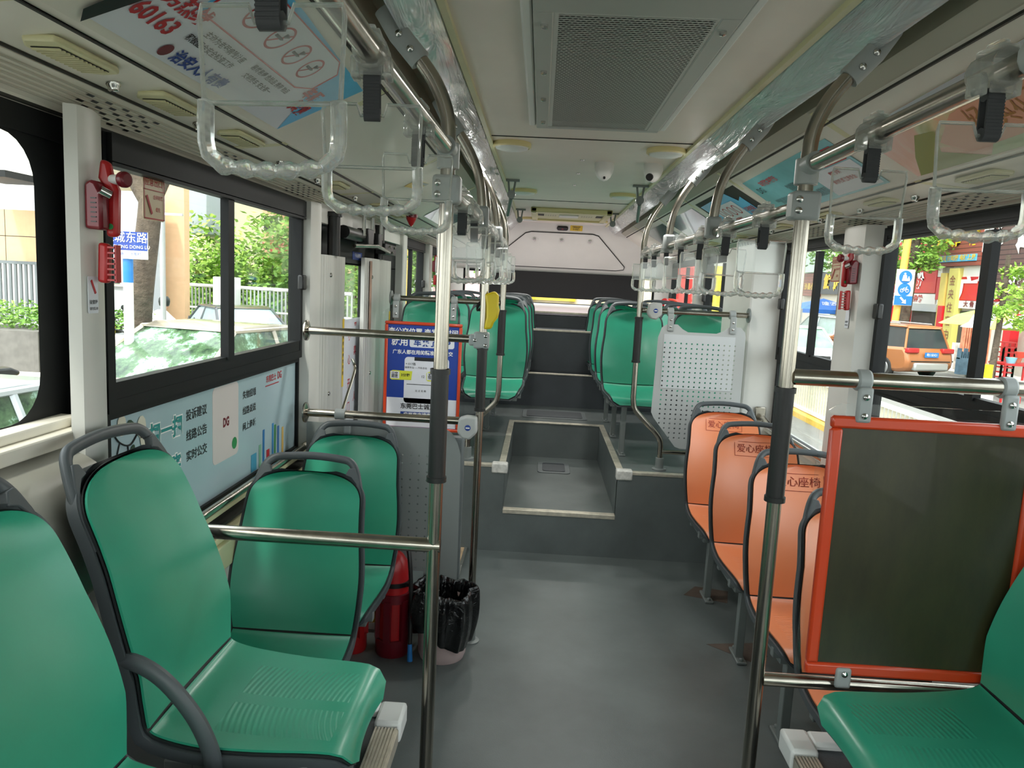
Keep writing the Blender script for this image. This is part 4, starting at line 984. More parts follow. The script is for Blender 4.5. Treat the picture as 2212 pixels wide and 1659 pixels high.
# ------------------------------------------------------------------ floor standing things
def extinguisher(x, y, r, h, label, hose=True):
    t = thing('fire_extinguisher', label, 'fire extinguisher', (x, y, 0), group='fire extinguishers by the exit door')
    b = MB(); b.lathe([(r * .9, .012), (r * .93, .03), (r * .93, h * .78), (r * .8, h * .88), (r * .5, h * .94), (r * .3, h * .96), (r * .28, h)], (x, y, 0), 28); b.build('cylinder', 'red', t)
    g = MB(); g.lathe([(r * 1.05, 0), (r * 1.12, .012), (r * 1.12, .07), (r * 1.0, .07)], (x, y, 0), 28)
    for k in range(6):
        a = k * pi / 3 + .35; g.box((x + cos(a) * r * 1.02, y + sin(a) * r * 1.02, .15), (.018, r * .45, .17), Matrix.Rotation(a, 3, 'Z'))
    g.lathe([(r * .98, .225), (r * 1.1, .225), (r * 1.1, .26), (r * .98, .26)], (x, y, 0), 28); g.build('holder', 'dred' if hose else 'red', t)
    s = MB(); s.lathe([(r * .95, h * .66), (r * 1.03, h * .66), (r * 1.03, h * .70), (r * .95, h * .70)], (x, y, 0), 28); s.box((x + r * .9, y - r * .5, h * .68), (.05, .01, .014)); s.build('strap', 'blackp', t)
    v = MB(); v.cyl((x, y, h), (x, y, h + .04), .014, 12); v.box((x, y + .02, h + .05), (.02, .09, .012)); v.build('valve', 'blackp', t)
    if hose:
        p = sm([(x, y - .01, h + .02), (x + .05, y - .03, h + .02), (x + r * 1.15, y - .05, h * .85), (x + r * 1.3, y - .06, h * .5), (x + r * 1.32, y - .07, .16), (x + r * 1.36, y - .085, .075)], 6)
        MB().tube(p, .0085, 10).build('hose', 'rubber', t); MB().cyl((x + r * 1.36, y - .085, .078), (x + r * 1.42, y - .095, .012), .009, 12, .011).build('blue_nozzle', 'bluep', t, label='blue hose tip')
    else: MB().bb(x - .02, x + .03, y - r - .002, y - r, h * .45, h * .7).build('orange_label', 'orangeframe', t, smooth=False)
extinguisher(-.70, 2.86, .062, .44, 'red fire extinguisher with black hose and blue tip standing left of the rubbish bin')
extinguisher(-.862, 2.86, .05, .40, 'smaller red fire extinguisher half hidden behind the green seats', False)
bx, by = -.498, 2.86
t = thing('rubbish_bin', 'pale pink ribbed rubbish bin lined with a crumpled black bag', 'rubbish bin', (bx, by, 0))
B = MatB('ribbed_pink_plastic'); B.set('Base Color', lin('#cbb4b1')); B.set('Roughness', .45); x, y, z = B.xyz(); MT['pink'] = B.m
b = MB(); SEG = 96
vs = []; fs = []
for (r, h) in ((.088, .0), (.092, .012), (.094, .02), (.102, .23)):
    for k in range(SEG): a = 2 * pi * k / SEG; rr = r + (.0016 if k % 2 else 0) * (h > .015); vs.append((bx + rr * cos(a), by + rr * sin(a), h))
for i in range(3):
    for k in range(SEG): l = (k + 1) % SEG; fs.append((i * SEG + k, i * SEG + l, (i + 1) * SEG + l, (i + 1) * SEG + k))
fs.append(tuple(range(SEG))[::-1]); b.add(vs, fs); b.build('bucket', 'pink', t)
def bagfn(u, v):
    a = 2 * pi * u; rn = random.Random(int(u * 60) * 7)
    fold = .010 * sin(a * 7 + 1) + .006 * sin(a * 13 + 2 * v) + .004 * sin(a * 23 + 5 * v)
    if v < .35:  # inside
        k = v / .35; r = .03 + .075 * k ** .5; z = .08 + .19 * k
        r += fold * .9 * k
    elif v < .5:
        k = (v - .35) / .15; r = .105 + .022 * k + fold; z = .27 + .018 * sin(pi * k) + .012 * sin(a * 3 + 1)*1 - .0 * k
    else:
        k = (v - .5) / .5; low = .13 + .035 * sin(a * 2 + 2.2) + .05 * max(0, cos(a + 1.35)) ** 3
        r = .127 - .012 * k + fold * (1 - .3 * k) + .012 * sin(pi * k); z = .27 + .012 * sin(a * 3 + 1) * (1 - k) - (low + .03) * k
    return (bx + r * cos(a), by + r * sin(a), z)
g = MB(); g.grid(bagfn, 120, 44); g.build('bin_bag', 'bag', t, solid=.0012)

# ------------------------------------------------------------------ things on the walls
def ehammer(y, sx, label):
    X = sx * 1.078; i = -sx
    t = thing('emergency_hammer', label, 'emergency hammer', (X, y, 1.6), group='red emergency hammers on the pillars')
    K = .7
    def P(a, b, c): return (X + i * a * K, y + b * K, 1.606 + c * K)
    def pr(poly, b0, th, mt, nm, bev=.006): return MB().prism(poly, P(0, b0, 0), (i * K, 0, 0), (0, 0, K), (0, th * K, 0)).build(nm, mt, t, bevel=bev)
    pr([(0, -.055), (.046, -.058), (.05, -.05), (.05, .045), (.034, .075), (.018, .082), (0, .07)], -.045, .045, 'dred', 'holder', .008)
    for k in range(6): MB().box(P(.028, -.0455, -.035 + k * .013), (.011, .002, .0022)).build('slot', 'blackp', t)
    pr([(.034, -.075), (.066, -.072), (.07, .06), (.052, .10), (.045, .135), (.02, .145), (.012, .09), (.03, .06)], .0, .03, 'red', 'body', .007)
    MB().cyl(P(.05, .012, .088), P(.084, .0, .088), .010, 16).build('neck', 'white', t)
    MB().cyl(P(.080, .002, .088), P(.104, -.004, .088), .016, 20).build('hammer_head', 'dred', t, bevel=.005)
    MB().cyl(P(.05, -.05, .052), P(.068, -.03, .040), .009, 14).build('metal_tip', 'chrome', t)
    MB().cyl(P(.05, -.001, -.045), P(.05, -.004, -.045), .006, 10).build('green_button', 'inkgreen', t)
    pr([(.012, -.205), (.042, -.207), (.046, -.095), (.016, -.09)], -.012, .03, 'red', 'grip', .006)
    for k in range(7): MB().box(P(.054, .004, -.197 + k * .0155), (.017, .018, .0035)).build('grip_rib', 'red', t)
    MB().box(P(.066, .004, -.15), (.0035, .018, .075)).build('grip_edge', 'red', t)
ehammer(1.50, -1, 'red emergency hammer in its holder on the left pillar between the windows')
ehammer(3.09, 1, 'red emergency hammer on the right pillar between two windows')
ehammer(6.22, -1, 'small distant red emergency hammer on the far left pillar')
def sticker(name, label, cat, org, right, w, h, face, items=(), ink='inkblack', up=UZ, bold=.01):
    nrm = Vector(right).cross(Vector(up)).normalized()
    o = MB().prism(rpoly(w, h, min(w, h) * .08, 3), Vector(org), right, up, nrm * .001 ).build(name, face, None, smooth=False); tag(o, label, cat)
    if items: text(items, Vector(org) + nrm * .0018, right, up, ink, o, bold=bold)
    return o
sticker('hammer_notice', 'small white hammer instruction sticker under the left emergency hammer', 'sticker', (-1.0765, 1.489, 1.437), (0, 1, 0), .034, .074, 'posterwhite', [('破窗锤', .009, (0, -.015)), ('请勿乱动', .007, (0, -.028))])
mb = MB().box((-1.0745, 1.489, 1.453), (.001, .005, .03), Matrix.Rotation(.5, 3, 'X')); mb.build('printed_hammer', 'inkred', [o for o in COL.objects if o.name == 'hammer_notice'][0], smooth=False)
sticker('hammer_notice', 'small white sticker on the right pillar under the red hammer', 'sticker', (1.0735, 3.11, 1.43), (0, -1, 0), .036, .08, 'posterwhite', [('破窗锤', .009, (0, -.015)), ('请勿乱动', .007, (0, -.028))])
MT['clearst'] = mat('amber_exit_film', '#d8c3a0', .3)
for (X, rt, y, z, lb) in ((-1.166, (0, 1, 0), 1.905, 1.672, 'emergency exit sticker with red print on the left window'), (1.166, (0, -1, 0), 3.52, 1.64, 'emergency exit sticker on the right window beside the hammer')):
    o = sticker('exit_sticker', lb, 'sticker', (X, y, z), rt, .105, .115, 'clearst', [('应急出口', .022, (0, .035)), ('击碎玻璃', .012, (.02, .0)), ('逃生', .012, (.02, -.03))], 'inkred')
    e = MB(); s_ = -1 if X > 0 else 1
    for (a, b, c_, d_) in ((-.05, .05, .052, .055), (-.05, .05, -.055, -.052), (-.05, -.047, -.055, .055), (.047, .05, -.055, .055), (-.05, .05, .016, .018)): e.quad(*[(X + s_ * .003, y + rt[1] * p, z + q) for p, q in ((a, c_), (b, c_), (b, d_), (a, d_))])
    e.box((X + s_ * .003, y - rt[1] * .025, z - .02), (.0005, .008, .05), Matrix.Rotation(.5, 3, 'X')); e.build('printed_border', 'inkred', o, smooth=False)
# ticket validators on the rails
def validator(x, y, z, label):
    t = thing('card_reader', label, 'stop button box', (x, y, z), group='grey boxes on the rails')
    v = MB(); v.prism([(-.035, -.02), (-.03, .035), (.0, .045), (.042, .042), (.045, -.02), (.015, -.05), (-.015, -.045)], (x, y - .045, z), (1, 0, 0), (0, 0, 1), (0, .055, 0)); v.build('housing', mat('light_grey_housing', '#b7b9b6', .4), t, bevel=.008)
    MB().lathe([(.012, .002), (.012, 0), (.001, -.001)], (x + .008, y - .046, z), 16, 'Y').build('blue_badge', 'inkblue', t)
    MB().box((x + .008, y - .0485, z), (.016, .001, .005)).build('badge_mark', 'inkwhite', t)
validator(-.445, 2.97, .925, 'grey stop button box with blue badge on the lower rail by the exit')
validator(.447, 4.18, 1.395, 'grey stop button box with blue badge on the right cross rail')
y = MB(); y.prism([(-.02, .06), (.018, .075), (.035, .06), (.035, .02), (.04, -.0), (.035, -.03), (.02, -.05), (.012, -.075), (-.018, -.078), (-.01, -.03), (-.012, .02)], (-.375, 2.96, 1.395), (1, 0, 0), (0, 0, 1), (0, .03, 0)); y = y.build('yellow_tag', 'yellow', None, bevel=.008); tag(y, 'crumpled yellow plastic cover taped to the pole by the exit', 'plastic cover')
c = MB(); c.tube([(-.505 + .022 * cos(a * .9), 4.19 + .006 * sin(a * 2), 1.37 + .025 * sin(a)) for a in [k * .5 for k in range(28)]], .0055, 6); c = c.build('cable_coil', 'blackp', None); tag(c, 'small tangle of black cable on the left cross rail', 'cable')
# rear odds and ends
p = at(989, 637, 7.3); o = MB().bb(p.x - .05, p.x + .05, 7.25, 7.32, p.z - .045, p.z + .045).build('red_box', 'red', None, bevel=.01); tag(o, 'small red box with white dot above the far left seats', 'box')
MB().disc((p.x, 7.248, p.z - .03), .016, (1, 0, 0), (0, 0, 1)).build('white_dot', 'inkwhite', o, smooth=False)
t = thing('rear_extinguisher', 'red bottle with white label and red hose above the far right seats', 'fire extinguisher', at(1436, 665, 7.3))
p = at(1436, 660, 7.3); MB().lathe([(.05, -.25), (.055, -.2), (.055, .03), (.03, .06), (.012, .07)], p, 16).build('cylinder', 'red', t); MB().box((p.x + .01, p.y - .056, p.z - .02), (.045, .004, .12)).build('white_label', 'inkwhite', t)
MB().tube(sm([p + Vector((.03, 0, .06)), p + Vector((.1, 0, .05)), p + Vector((.16, -.02, -.02)), p + Vector((.18, -.02, -.1))], 5), .011, 8).build('hose', mat('orange_hose', '#e2492c', .4), t)

# ------------------------------------------------------------------ ceiling things
MT['acholes'] = holes('perforated_return_air_grille', '#c8c8c2', 0, 1, .0125, .0135, .0050, (-.168, .172), (-.56, .60), .4, 0, True, elong=1.35)
t = thing('air_grille', 'large perforated air conditioning grille in the middle of the ceiling', 'air grille', (0, 2.28, 2.107))
f = MB(); x0, x1, ya, yb = -.225, .225, 1.66, 2.905
f.bb(x0, x0 + .045, ya + .045, yb - .03, 2.082, 2.107); f.bb(x1 - .045, x1, ya + .045, yb - .03, 2.082, 2.107); f.bb(x0, x1, ya - .1, ya + .045, 2.082, 2.107); f.bb(x0, x1, yb - .03, yb, 2.082, 2.107); f.build('frame', mat('light_grey_grille', '#b7b8b2', .4), t, bevel=.003)
MB().bb(x0 + .02, x1 - .02, ya + .02, yb - .02, 2.085, 2.0865).build('perforated_sheet', 'acholes', t, smooth=False)
MB().bb(x0 + .01, x1 - .01, ya + .01, yb - .01, 2.1045, 2.1065).build('dark_filter', 'seam', t, smooth=False)
q = MB(); q.bb(x0 - .028, x0 - .002, 1.1, yb, 2.09, 2.107); q.bb(x1 + .002, x1 + .028, 1.1, yb, 2.09, 2.107); q.build('side_rail', 'white', t, bevel=.006)
for (x, yv) in ((-.2, 1.78), (-.2, 2.15), (-.2, 2.45), (-.2, 2.78), (.2, 1.78)): MB().lathe([(.001, -.012), (.008, -.01), (.009, 0), (.009, .002)], (x, yv, 2.083), 8).build('screw', 'chrome', t)
for i, (x, yv, lb) in enumerate(((-.335, 3.36, 'left, in front'), (.33, 3.36, 'right, in front'), (-.32, 4.96, 'left, in the middle'), (.315, 4.96, 'right, in the middle'), (-.31, 6.95, 'left, at the back'), (.31, 6.95, 'right, at the back'))):
    t = thing('ceiling_lamp', 'round cream rimmed ceiling lamp %s' % lb, 'ceiling lamp', (x, yv, 2.107), group='round ceiling lamps')
    MB().lathe([(.001, 0), (.082, 0), (.084, -.004), (.084, -.018), (.076, -.022), (.074, -.018), (.001, -.018)], (x, yv, 2.107), 32).build('rim', 'lamp_cream', t)
    MB().lathe([(.074, -.016), (.07, -.025), (.05, -.031), (.001, -.034)], (x, yv, 2.107), 32).build('diffuser', 'frosted', t)
    ld = bpy.data.lights.new('lamp_fill_light', 'AREA'); ld.shape = 'DISK'; ld.size = .14; ld.energy = 1.8; ld.color = (1, .98, .93); lo = bpy.data.objects.new('lamp_fill_light', ld); COL.objects.link(lo); lo.location = (x, yv, 2.068)  # lamp itself looks unlit; fill light added below it to brighten the interior
for (x, yv, eye, lb) in ((.10, 3.78, (.02, -.25), 'left white dome camera on the ceiling'), (.335, 3.76, (-.5, -.5), 'right white dome camera on the ceiling with its lens turned left')):
    t = thing('dome_camera', lb, 'camera', (x, yv, 2.107), group='dome cameras')
    MB().lathe([(.046, 0), (.048, -.006), (.047, -.03), (.042, -.048), (.032, -.068), (.018, -.082), (.001, -.088)], (x, yv, 2.107), 28).build('housing', 'white', t)
    e = Vector((eye[0], -.8, -.5 if eye[0] < 0 else -.75)).normalized(); c = Vector((x, yv, 2.107 - .045)) + e * .036
    MB().cyl(c, c + e * .010, .018 if eye[0] < 0 else .006, 14).build('lens', 'blackp', t)
t = thing('roof_hatch', 'cream emergency roof hatch with perforated handle recess near the rear', 'roof hatch', (.03, 6.4, 2.107))
mb = MB(); mb.bb(-.29, .35, 6.0, 6.05, 2.07, 2.107); mb.bb(-.29, .35, 6.75, 6.8, 2.07, 2.107); mb.bb(-.29, -.24, 6.0, 6.8, 2.07, 2.107); mb.bb(.30, .35, 6.0, 6.8, 2.07, 2.107); mb.build('frame', 'lamp_cream', t, bevel=.008)
MB().bb(-.24, .30, 6.05, 6.75, 2.085, 2.107).build('lid', 'cream2', t)
MB().bb(-.06, .10, 6.3, 6.5, 2.078, 2.086).build('handle_plate', 'white', t, bevel=.003)
for xx in (-.13, .17):
    g = MB()
    for a in range(5):
        for b in range(4): g.disc((xx - .04 + a * .02, 6.36 + b * .03, 2.0845), .006, (1, 0, 0), (0, 1, 0), 8)
    g.build('hole_pattern', 'blackp', t, smooth=False)
for xx in (-.21, .27): MB().bb(xx - .025, xx + .025, 6.3, 6.45, 2.083, 2.0848).build('finger_slot', 'seam', t, smooth=False)
for sx, x in ((-1, -.38), (1, .37)):
    for j, yv in enumerate((4.5, 6.2)):
        t = thing('ceiling_bracket', 'small grey T-shaped rail bracket under the ceiling, %s side, %s' % ('left' if sx < 0 else 'right', 'nearer' if j == 0 else 'further'), 'bracket', (x, yv, 2.107), group='small ceiling brackets')
        MB().bb(x - .045, x + .045, yv - .015, yv + .015, 2.095, 2.107).build('foot', 'legs', t); b = MB(); b.cyl((x - .02, yv, 2.095), (x - .012, yv, 2.03), .006, 8); b.cyl((x + .02, yv, 2.095), (x + .012, yv, 2.03), .006, 8); b.build('fork', 'legs', t); MB().cyl((x, yv - .012, 2.02), (x, yv + .012, 2.02), .024, 14).build('hub', 'legs', t)
        if j == 0: MB().cyl((x + sx * .0, yv, 2.0), (x + sx * .03, yv + .3, 1.93), .012, 10).build('rod', 'legs', t)
for (x, yv) in ((-.01, 3.72), (-.01, 4.15), (-.01, 4.62)):
    o = MB().lathe([(.001, -.004), (.012, -.003), (.013, 0)], (x, yv, 2.1065), 10).build('ceiling_screw', 'chrome', None); tag(o, 'small screw head on the middle of the ceiling panel', 'screw', 'screws along the ceiling centre')
# side panels: vents, locks, speakers
for sx in (-1, 1):
    side = 'left' if sx < 0 else 'right'
    zx = lambda x: 1.856 - (x - .915) * .102
    vl = ((1.20, 1.40), (1.54, 1.74), (1.92, 2.12), (2.49, 2.67), (2.86, 3.04), (3.62, 3.8), (4.1, 4.28)) if sx < 0 else ((1.15, 1.35), (1.55, 1.75), (2.0, 2.2), (2.62, 2.8), (3.1, 3.28), (3.7, 3.88), (4.5, 4.68), (5.2, 5.38))
    for k, (a, b) in enumerate(vl):
        t = thing('air_vent', 'cream slatted air outlet on the %s ceiling panel, number %d from the front' % (side, k + 1), 'air vent', (sx * 1.0, (a + b) / 2, 1.845), group='cream air outlets, %s side' % side)
        yc = (a + b) / 2; h = (b - a) / 2
        fr = MB(); z = zx(.985) - .001
        o2 = [(.953, a), (.949, a + .02), (.949, b - .03), (.957, b - .01), (.99, b), (1.018, b - .01), (1.026, b - .02), (1.026, a + .035), (1.005, a)]
        fr.prism(o2, (0, 0, z + .003), (sx, 0, 0), (0, 1, 0), (0, 0, -.011)); fr.build('frame', 'cream2', t, bevel=.004)
        MB().bb(*sorted((sx * .965, sx * 1.012)), a + .03, b - .03, z - .0095, z - .0085).build('opening', 'seam', t, smooth=False)
        sl = MB()
        n = 12
        for q in range(n): yy = a + .035 + (b - a - .07) * q / (n - 1); sl.box((sx * .989, yy, z - .011), (.046, .0045, .004))
        sl.build('slats', 'cream2', t)
    ll = (1.47, 1.83, 2.40, 2.79, 3.35, 3.95, 4.8) if sx < 0 else (1.44, 1.9, 2.53, 2.95, 3.36, 4.05, 4.9, 5.6)
    for k, yv in enumerate(ll):
        o = thing('panel_lock', 'small round chrome lock on the %s ceiling panel, number %d from the front' % (side, k + 1), 'lock', (sx * 1.015, yv, zx(1.015)), group='chrome panel locks, %s side' % side)
        MB().lathe([(.013, .002), (.013, -.006), (.010, -.010), (.010, -.016), (.007, -.018), (.001, -.018)], (sx * 1.015, yv, zx(1.015)), 16).build('barrel', 'chrome', o); MB().box((sx * 1.015, yv, zx(1.015) - .0185), (.004, .011, .001)).build('key_slot', 'blackp', o)
    sp = (1.64, 2.28, 2.92, 5.3, 5.9) if sx < 0 else (1.75, 2.42, 3.15, 3.7, 4.9, 5.6)
    for k, yv in enumerate(sp):
        g = MB()
        for a in range(9):
            for b in range(6):
                if (a + b) % 2: continue
                x = 1.0835 + b * .011; z = 1.838 - (x - 1.065) * .447 - .0015
                yy = yv - .13 + a * .032
                g.add([(sx * (x - .0035), yy - .011, z + .0016), (sx * (x + .0035), yy - .011, z - .0016), (sx * (x + .0035), yy + .011, z - .0016), (sx * (x - .0035), yy + .011, z + .0016)], [(0, 1, 2, 3)])
        o = g.build('speaker_grille', 'blackp', None, smooth=False); tag(o, 'pattern of black speaker slots in the %s header panel, number %d from the front' % (side, k + 1), 'speaker', 'speaker slots'); o['kind'] = 'stuff'
# posters on the sloping side panels
UL = Vector((.28, 0, .16)).normalized(); UR = Vector((-.28, 0, .16)).normalized()
NL = Vector((.16, 0, -.28)).normalized(); NR = Vector((-.16, 0, -.28)).normalized()
def spt(sx, y, s, off=.002):
    return (Vector((-.9, y, 1.86)) + UL * s + NL * off) if sx < 0 else (Vector((.9, y, 1.86)) + UR * s + NR * off)
def sposter(sx, pts, mt, label, name='ceiling_poster', off=.002, cat='poster'):
    P = [spt(sx, y, s, off) for y, s in pts]; nrm = NL if sx < 0 else NR
    mb = MB(); n = len(P); mb.add(P + [p - nrm * .001 for p in P], [tuple(range(n)), tuple(range(n, 2 * n))[::-1]] + [(i, (i + 1) % n, n + (i + 1) % n, n + i) for i in range(n)])
    o = mb.build(name, mt, None, smooth=False); return tag(o, label, cat) if label else o
def sart(sx, parent, pts, mt, name, off=.0026):
    P = [spt(sx, y, s, off) for y, s in pts]; return MB().add(P, [tuple(range(len(P)))]).build(name, mt, parent, smooth=False)
o = sposter(-1, [(1.16, .02), (1.99, .02), (2.05, .26), (1.35, .28), (1.22, .28)], 'posterwhite', 'white and blue passenger notice on the left ceiling panel with red banned-item circles')
bk = sart(-1, o, [(1.145, .03), (1.168, .008), (1.27, .285), (1.20, .285)], 'blackp', 'black_tape_corner', .004)
sart(-1, o, [(1.22, .28), (1.30, .20), (1.30, .14), (1.50, .20), (1.85, .19), (1.99, .02), (2.05, .26), (1.5, .28)], 'sky_poster', 'blue_sky_print', .0026)
sart(-1, o, [(1.33, .145), (1.80, .145), (1.86, .17), (1.86, .24), (1.80, .265), (1.36, .265), (1.31, .24), (1.31, .17)], 'posterwhite', 'white_field', .003)
e = MB(); nl = spt(-1, 0, 0, .0034)
e.tube([spt(-1, y_, s_, .0034) for y_, s_ in ((1.33, .145), (1.80, .145), (1.86, .17), (1.86, .24), (1.80, .265), (1.36, .265), (1.31, .24), (1.31, .17))], .0018, 5, closed=True); e.build('red_outline', 'inkred', o)
for k, (yy, ss) in enumerate(((1.43, .212), (1.545, .208), (1.65, .206), (1.75, .204))):
    c = spt(-1, yy, ss, .0036); r = MB(); r.disc(c, .036, (0, 1, 0), UL, 28, .0305); r.add([c + Vector((0, 1, 0)) * a * .036 + UL * b * .036 for a, b in ((-.62, -.72), (-.72, -.62), (.62, .72), (.72, .62))], [(0, 1, 2, 3)]); r.build('ban_circle', 'inkred', o, smooth=False)
    q = MB(); q.box(c + Vector((0, -.008, 0)), (.006, .03, .004)); q.box(c + Vector((0, .006, 0)) + UL * .012, (.01, .008, .006)); q.build('pictogram', 'inkblack', o)
text([('服务热线', .044, (1.265, .135)), ('960163', .05, (1.25, .085))], spt(-1, 0, 0, .0038), (0, 1, 0), UL, 'inkred', o, 'red_lettering', bold=.03)
text([('主动为老弱病残让座', .019, (1.47, .118)), ('积极配合安全检查工作', .019, (1.455, .092)), ('易燃易爆 危险品 携带 物品', .018, (1.70, .122)), ('文明乘车 安全第一', .018, (1.68, .095))], spt(-1, 0, 0, .0038), (0, 1, 0), UL, 'inkblack', o, 'black_lettering', bold=.02)
text([('治安人人有责', .036, (1.50, .045))], spt(-1, 0, 0, .0038), (0, 1, 0), UL, 'inkblue', o, 'blue_lettering', bold=.03)
text([('车厢', .045, (1.90, .155)), ('禁烟', .045, (1.93, .105))], spt(-1, 0, 0, .0038), (0, 1, 0), UL, 'inkred', o, 'large_red_lettering', bold=.04)
MB().disc(spt(-1, 1.365, .045, .0038), .016, (0, 1, 0), UL, 16).build('round_emblem', 'dred', o, smooth=False)
# right: floral, route map, safety, photo posters
B = MatB('floral_poster_film'); B.set('Roughness', .2); B.set('Coat Weight', .4)
f = B.noise(2.4, 5, .6, (1, 1.2, 2), dist=.8)
B.link(B.ramp(f, [(.30, lin('#d9dcc9')), (.40, lin('#8fa35a')), (.46, lin('#c9d6a6')), (.52, lin('#e8b59c')), (.66, lin('#e6a98c')), (.78, lin('#cfdce2'))]), B.b.inputs['Base Color'])
o = sposter(1, [(1.25, .012), (2.26, .012), (2.26, .235), (1.25, .265)], B.m, 'pink and green floral poster on the right ceiling panel')
sart(1, o, [(1.25, .22), (2.26, .20), (2.26, .235), (1.25, .265)], mat('grey_blue_print', '#b7c2c8', .3), 'grey_strip')
sart(1, o, [(1.3, .05), (1.95, .04), (2.0, .10), (1.85, .17), (1.3, .2)], mat('salmon_print', '#e3a68a', .3), 'pink_field')
sart(1, o, [(1.3, .012), (1.9, .012), (1.85, .045), (1.3, .06)], mat('pale_green_print', '#b9d0a0', .3), 'green_field', .003)
sart(1, o, [(1.9, .012), (2.24, .012), (2.16, .08), (2.05, .15), (1.97, .14), (2.04, .07)], mat('leaf_print', '#8a9a48', .3), 'leaf_print')
text([('经典花开', .09, (-1.68, .12), .8)], spt(1, 0, 0, .0036), (0, -1, 0), UR, mat('brown_ink', '#b07a3c', .5), o, bold=.0)
o = sposter(1, [(2.42, .02), (3.44, .02), (3.40, .255), (2.42, .265)], mat('teal_poster_film', '#7fbfca', .25, nz=.12, nscale=5), 'teal information poster with red and black Chinese lettering on the right ceiling panel')
sart(1, o, [(2.44, .03), (2.80, .03), (2.80, .16), (2.44, .16)], 'posterwhite', 'white_field')
sart(1, o, [(2.45, .165), (2.72, .165), (2.72, .235), (2.45, .235)], 'inkred', 'red_field', .003)
text([('灭火器', .05, (-2.60, .21)), ('Fire extinguisher', .018, (-2.60, .178))], spt(1, 0, 0, .004), (0, -1, 0), UR, 'inkwhite', o, 'white_lettering')
text([('车厢防疫提示', .035, (-3.15, .21)), ('乘客须知', .022, (-2.62, .13)), ('请勿吸烟 注意安全', .022, (-2.62, .09))], spt(1, 0, 0, .004), (0, -1, 0), UR, 'inkred', o, 'red_lettering', bold=.02)
text([('请全程佩戴口罩\n保持安全距离\n文明有序乘车', .022, (-3.0, .13)), ('DG', .05, (-3.32, .18)), ('线路信息 服务监督\n投诉电话', .02, (-3.25, .09)), ('紧急情况\n请按指示操作', .022, (-2.85, .07))], spt(1, 0, 0, .004), (0, -1, 0), UR, 'inkblack', o, 'black_lettering')
bk = sposter(1, [(3.53, .02), (4.36, .02), (4.36, .27), (3.53, .27)], 'seam', 'black backing sheet behind the curling blue notice', 'black_backing', .0012, 'backing sheet')
o = sposter(1, [(3.62, .03), (4.30, .03), (4.32, .24), (3.75, .25), (3.70, .18), (3.62, .2)], 'sky_poster', 'curling blue notice with red banned-item circles, right ceiling panel', off=.004)
sart(1, o, [(3.78, .05), (4.2, .05), (4.2, .2), (3.78, .2)], 'posterwhite', 'white_field', .005)
for k in range(4):
    MB().disc(spt(1, 3.86 + k * .09, .14 - .0 * k, .0056), .036, (0, -1, 0), UR, 20, .029).build('ban_circle', 'inkred', o, smooth=False)
text([('热线电话\n960163', .035, (-3.69, .1)), ('文明乘车', .03, (-4.0, .072))], spt(1, 0, 0, .006), (0, -1, 0), UR, 'inkred', o, bold=.02)
B = MatB('glossy_photo_print'); B.set('Roughness', .12); B.set('Coat Weight', .5); f = B.noise(5, 4, .6, (1, 1, 1), dist=1); B.link(B.ramp(f, [(.3, lin('#2a5a50')), (.45, lin('#3f7f78')), (.55, lin('#2c4f5a')), (.65, lin('#8a4a5a')), (.72, lin('#cfd8d8'))]), B.b.inputs['Base Color']); MT['photo'] = B.m
for (sx, a, b, lb) in ((1, 4.5, 5.4, 'glossy dark teal poster on the right ceiling panel, nearer of two'), (1, 5.58, 6.5, 'glossy dark teal poster on the right ceiling panel, further of two'), (-1, 4.45, 5.4, 'glossy green poster on the left ceiling panel above the exit')):
    sposter(sx, [(a, .02), (b, .02), (b, .26), (a, .26)], 'photo', lb)
o = sposter(-1, [(3.42, .10), (3.62, .13), (3.64, .19), (3.42, .16)], 'yellowst', 'small yellow and grey warning sticker on the left ceiling panel', 'warning_sticker', cat='sticker')
sart(-1, o, [(3.42, .14), (3.64, .17), (3.64, .19), (3.42, .16)], 'gclamp', 'grey_edge')
p = spt(-1, 4.3, .02, .02); o = MB().lathe([(.03, 0), (.028, -.02), (.012, -.05), (.003, -.06)], (-.93, 4.3, 1.855), 18).build('red_beacon', 'red', None); tag(o, 'red cone-shaped buzzer under the left ceiling panel near the exit', 'buzzer'); MB().lathe([(.036, .0), (.036, -.018), (.03, -.018)], (-.93, 4.3, 1.862), 18).build('dark_base', 'dred', o)
t = thing('exit_camera', 'small black camera under the left ceiling panel above the exit door', 'camera', (-.95, 3.72, 1.85)); MB().box((-.95, 3.72, 1.835), (.03, .04, .035)).build('housing', 'blackp', t, bevel=.006); MB().cyl((-.95, 3.70, 1.825), (-.93, 3.67, 1.81), .012, 12).build('lens', 'blackp', t)
o = MB().tube(sm([spt(-1, 3.5, .03, .006), spt(-1, 3.8, .0, .006), (-.95, 4.0, 1.848), (-.94, 4.27, 1.85)], 6), .002, 5).build('thin_wire', 'white', None); tag(o, 'thin white wire running along the left ceiling panel to the red buzzer', 'wire')
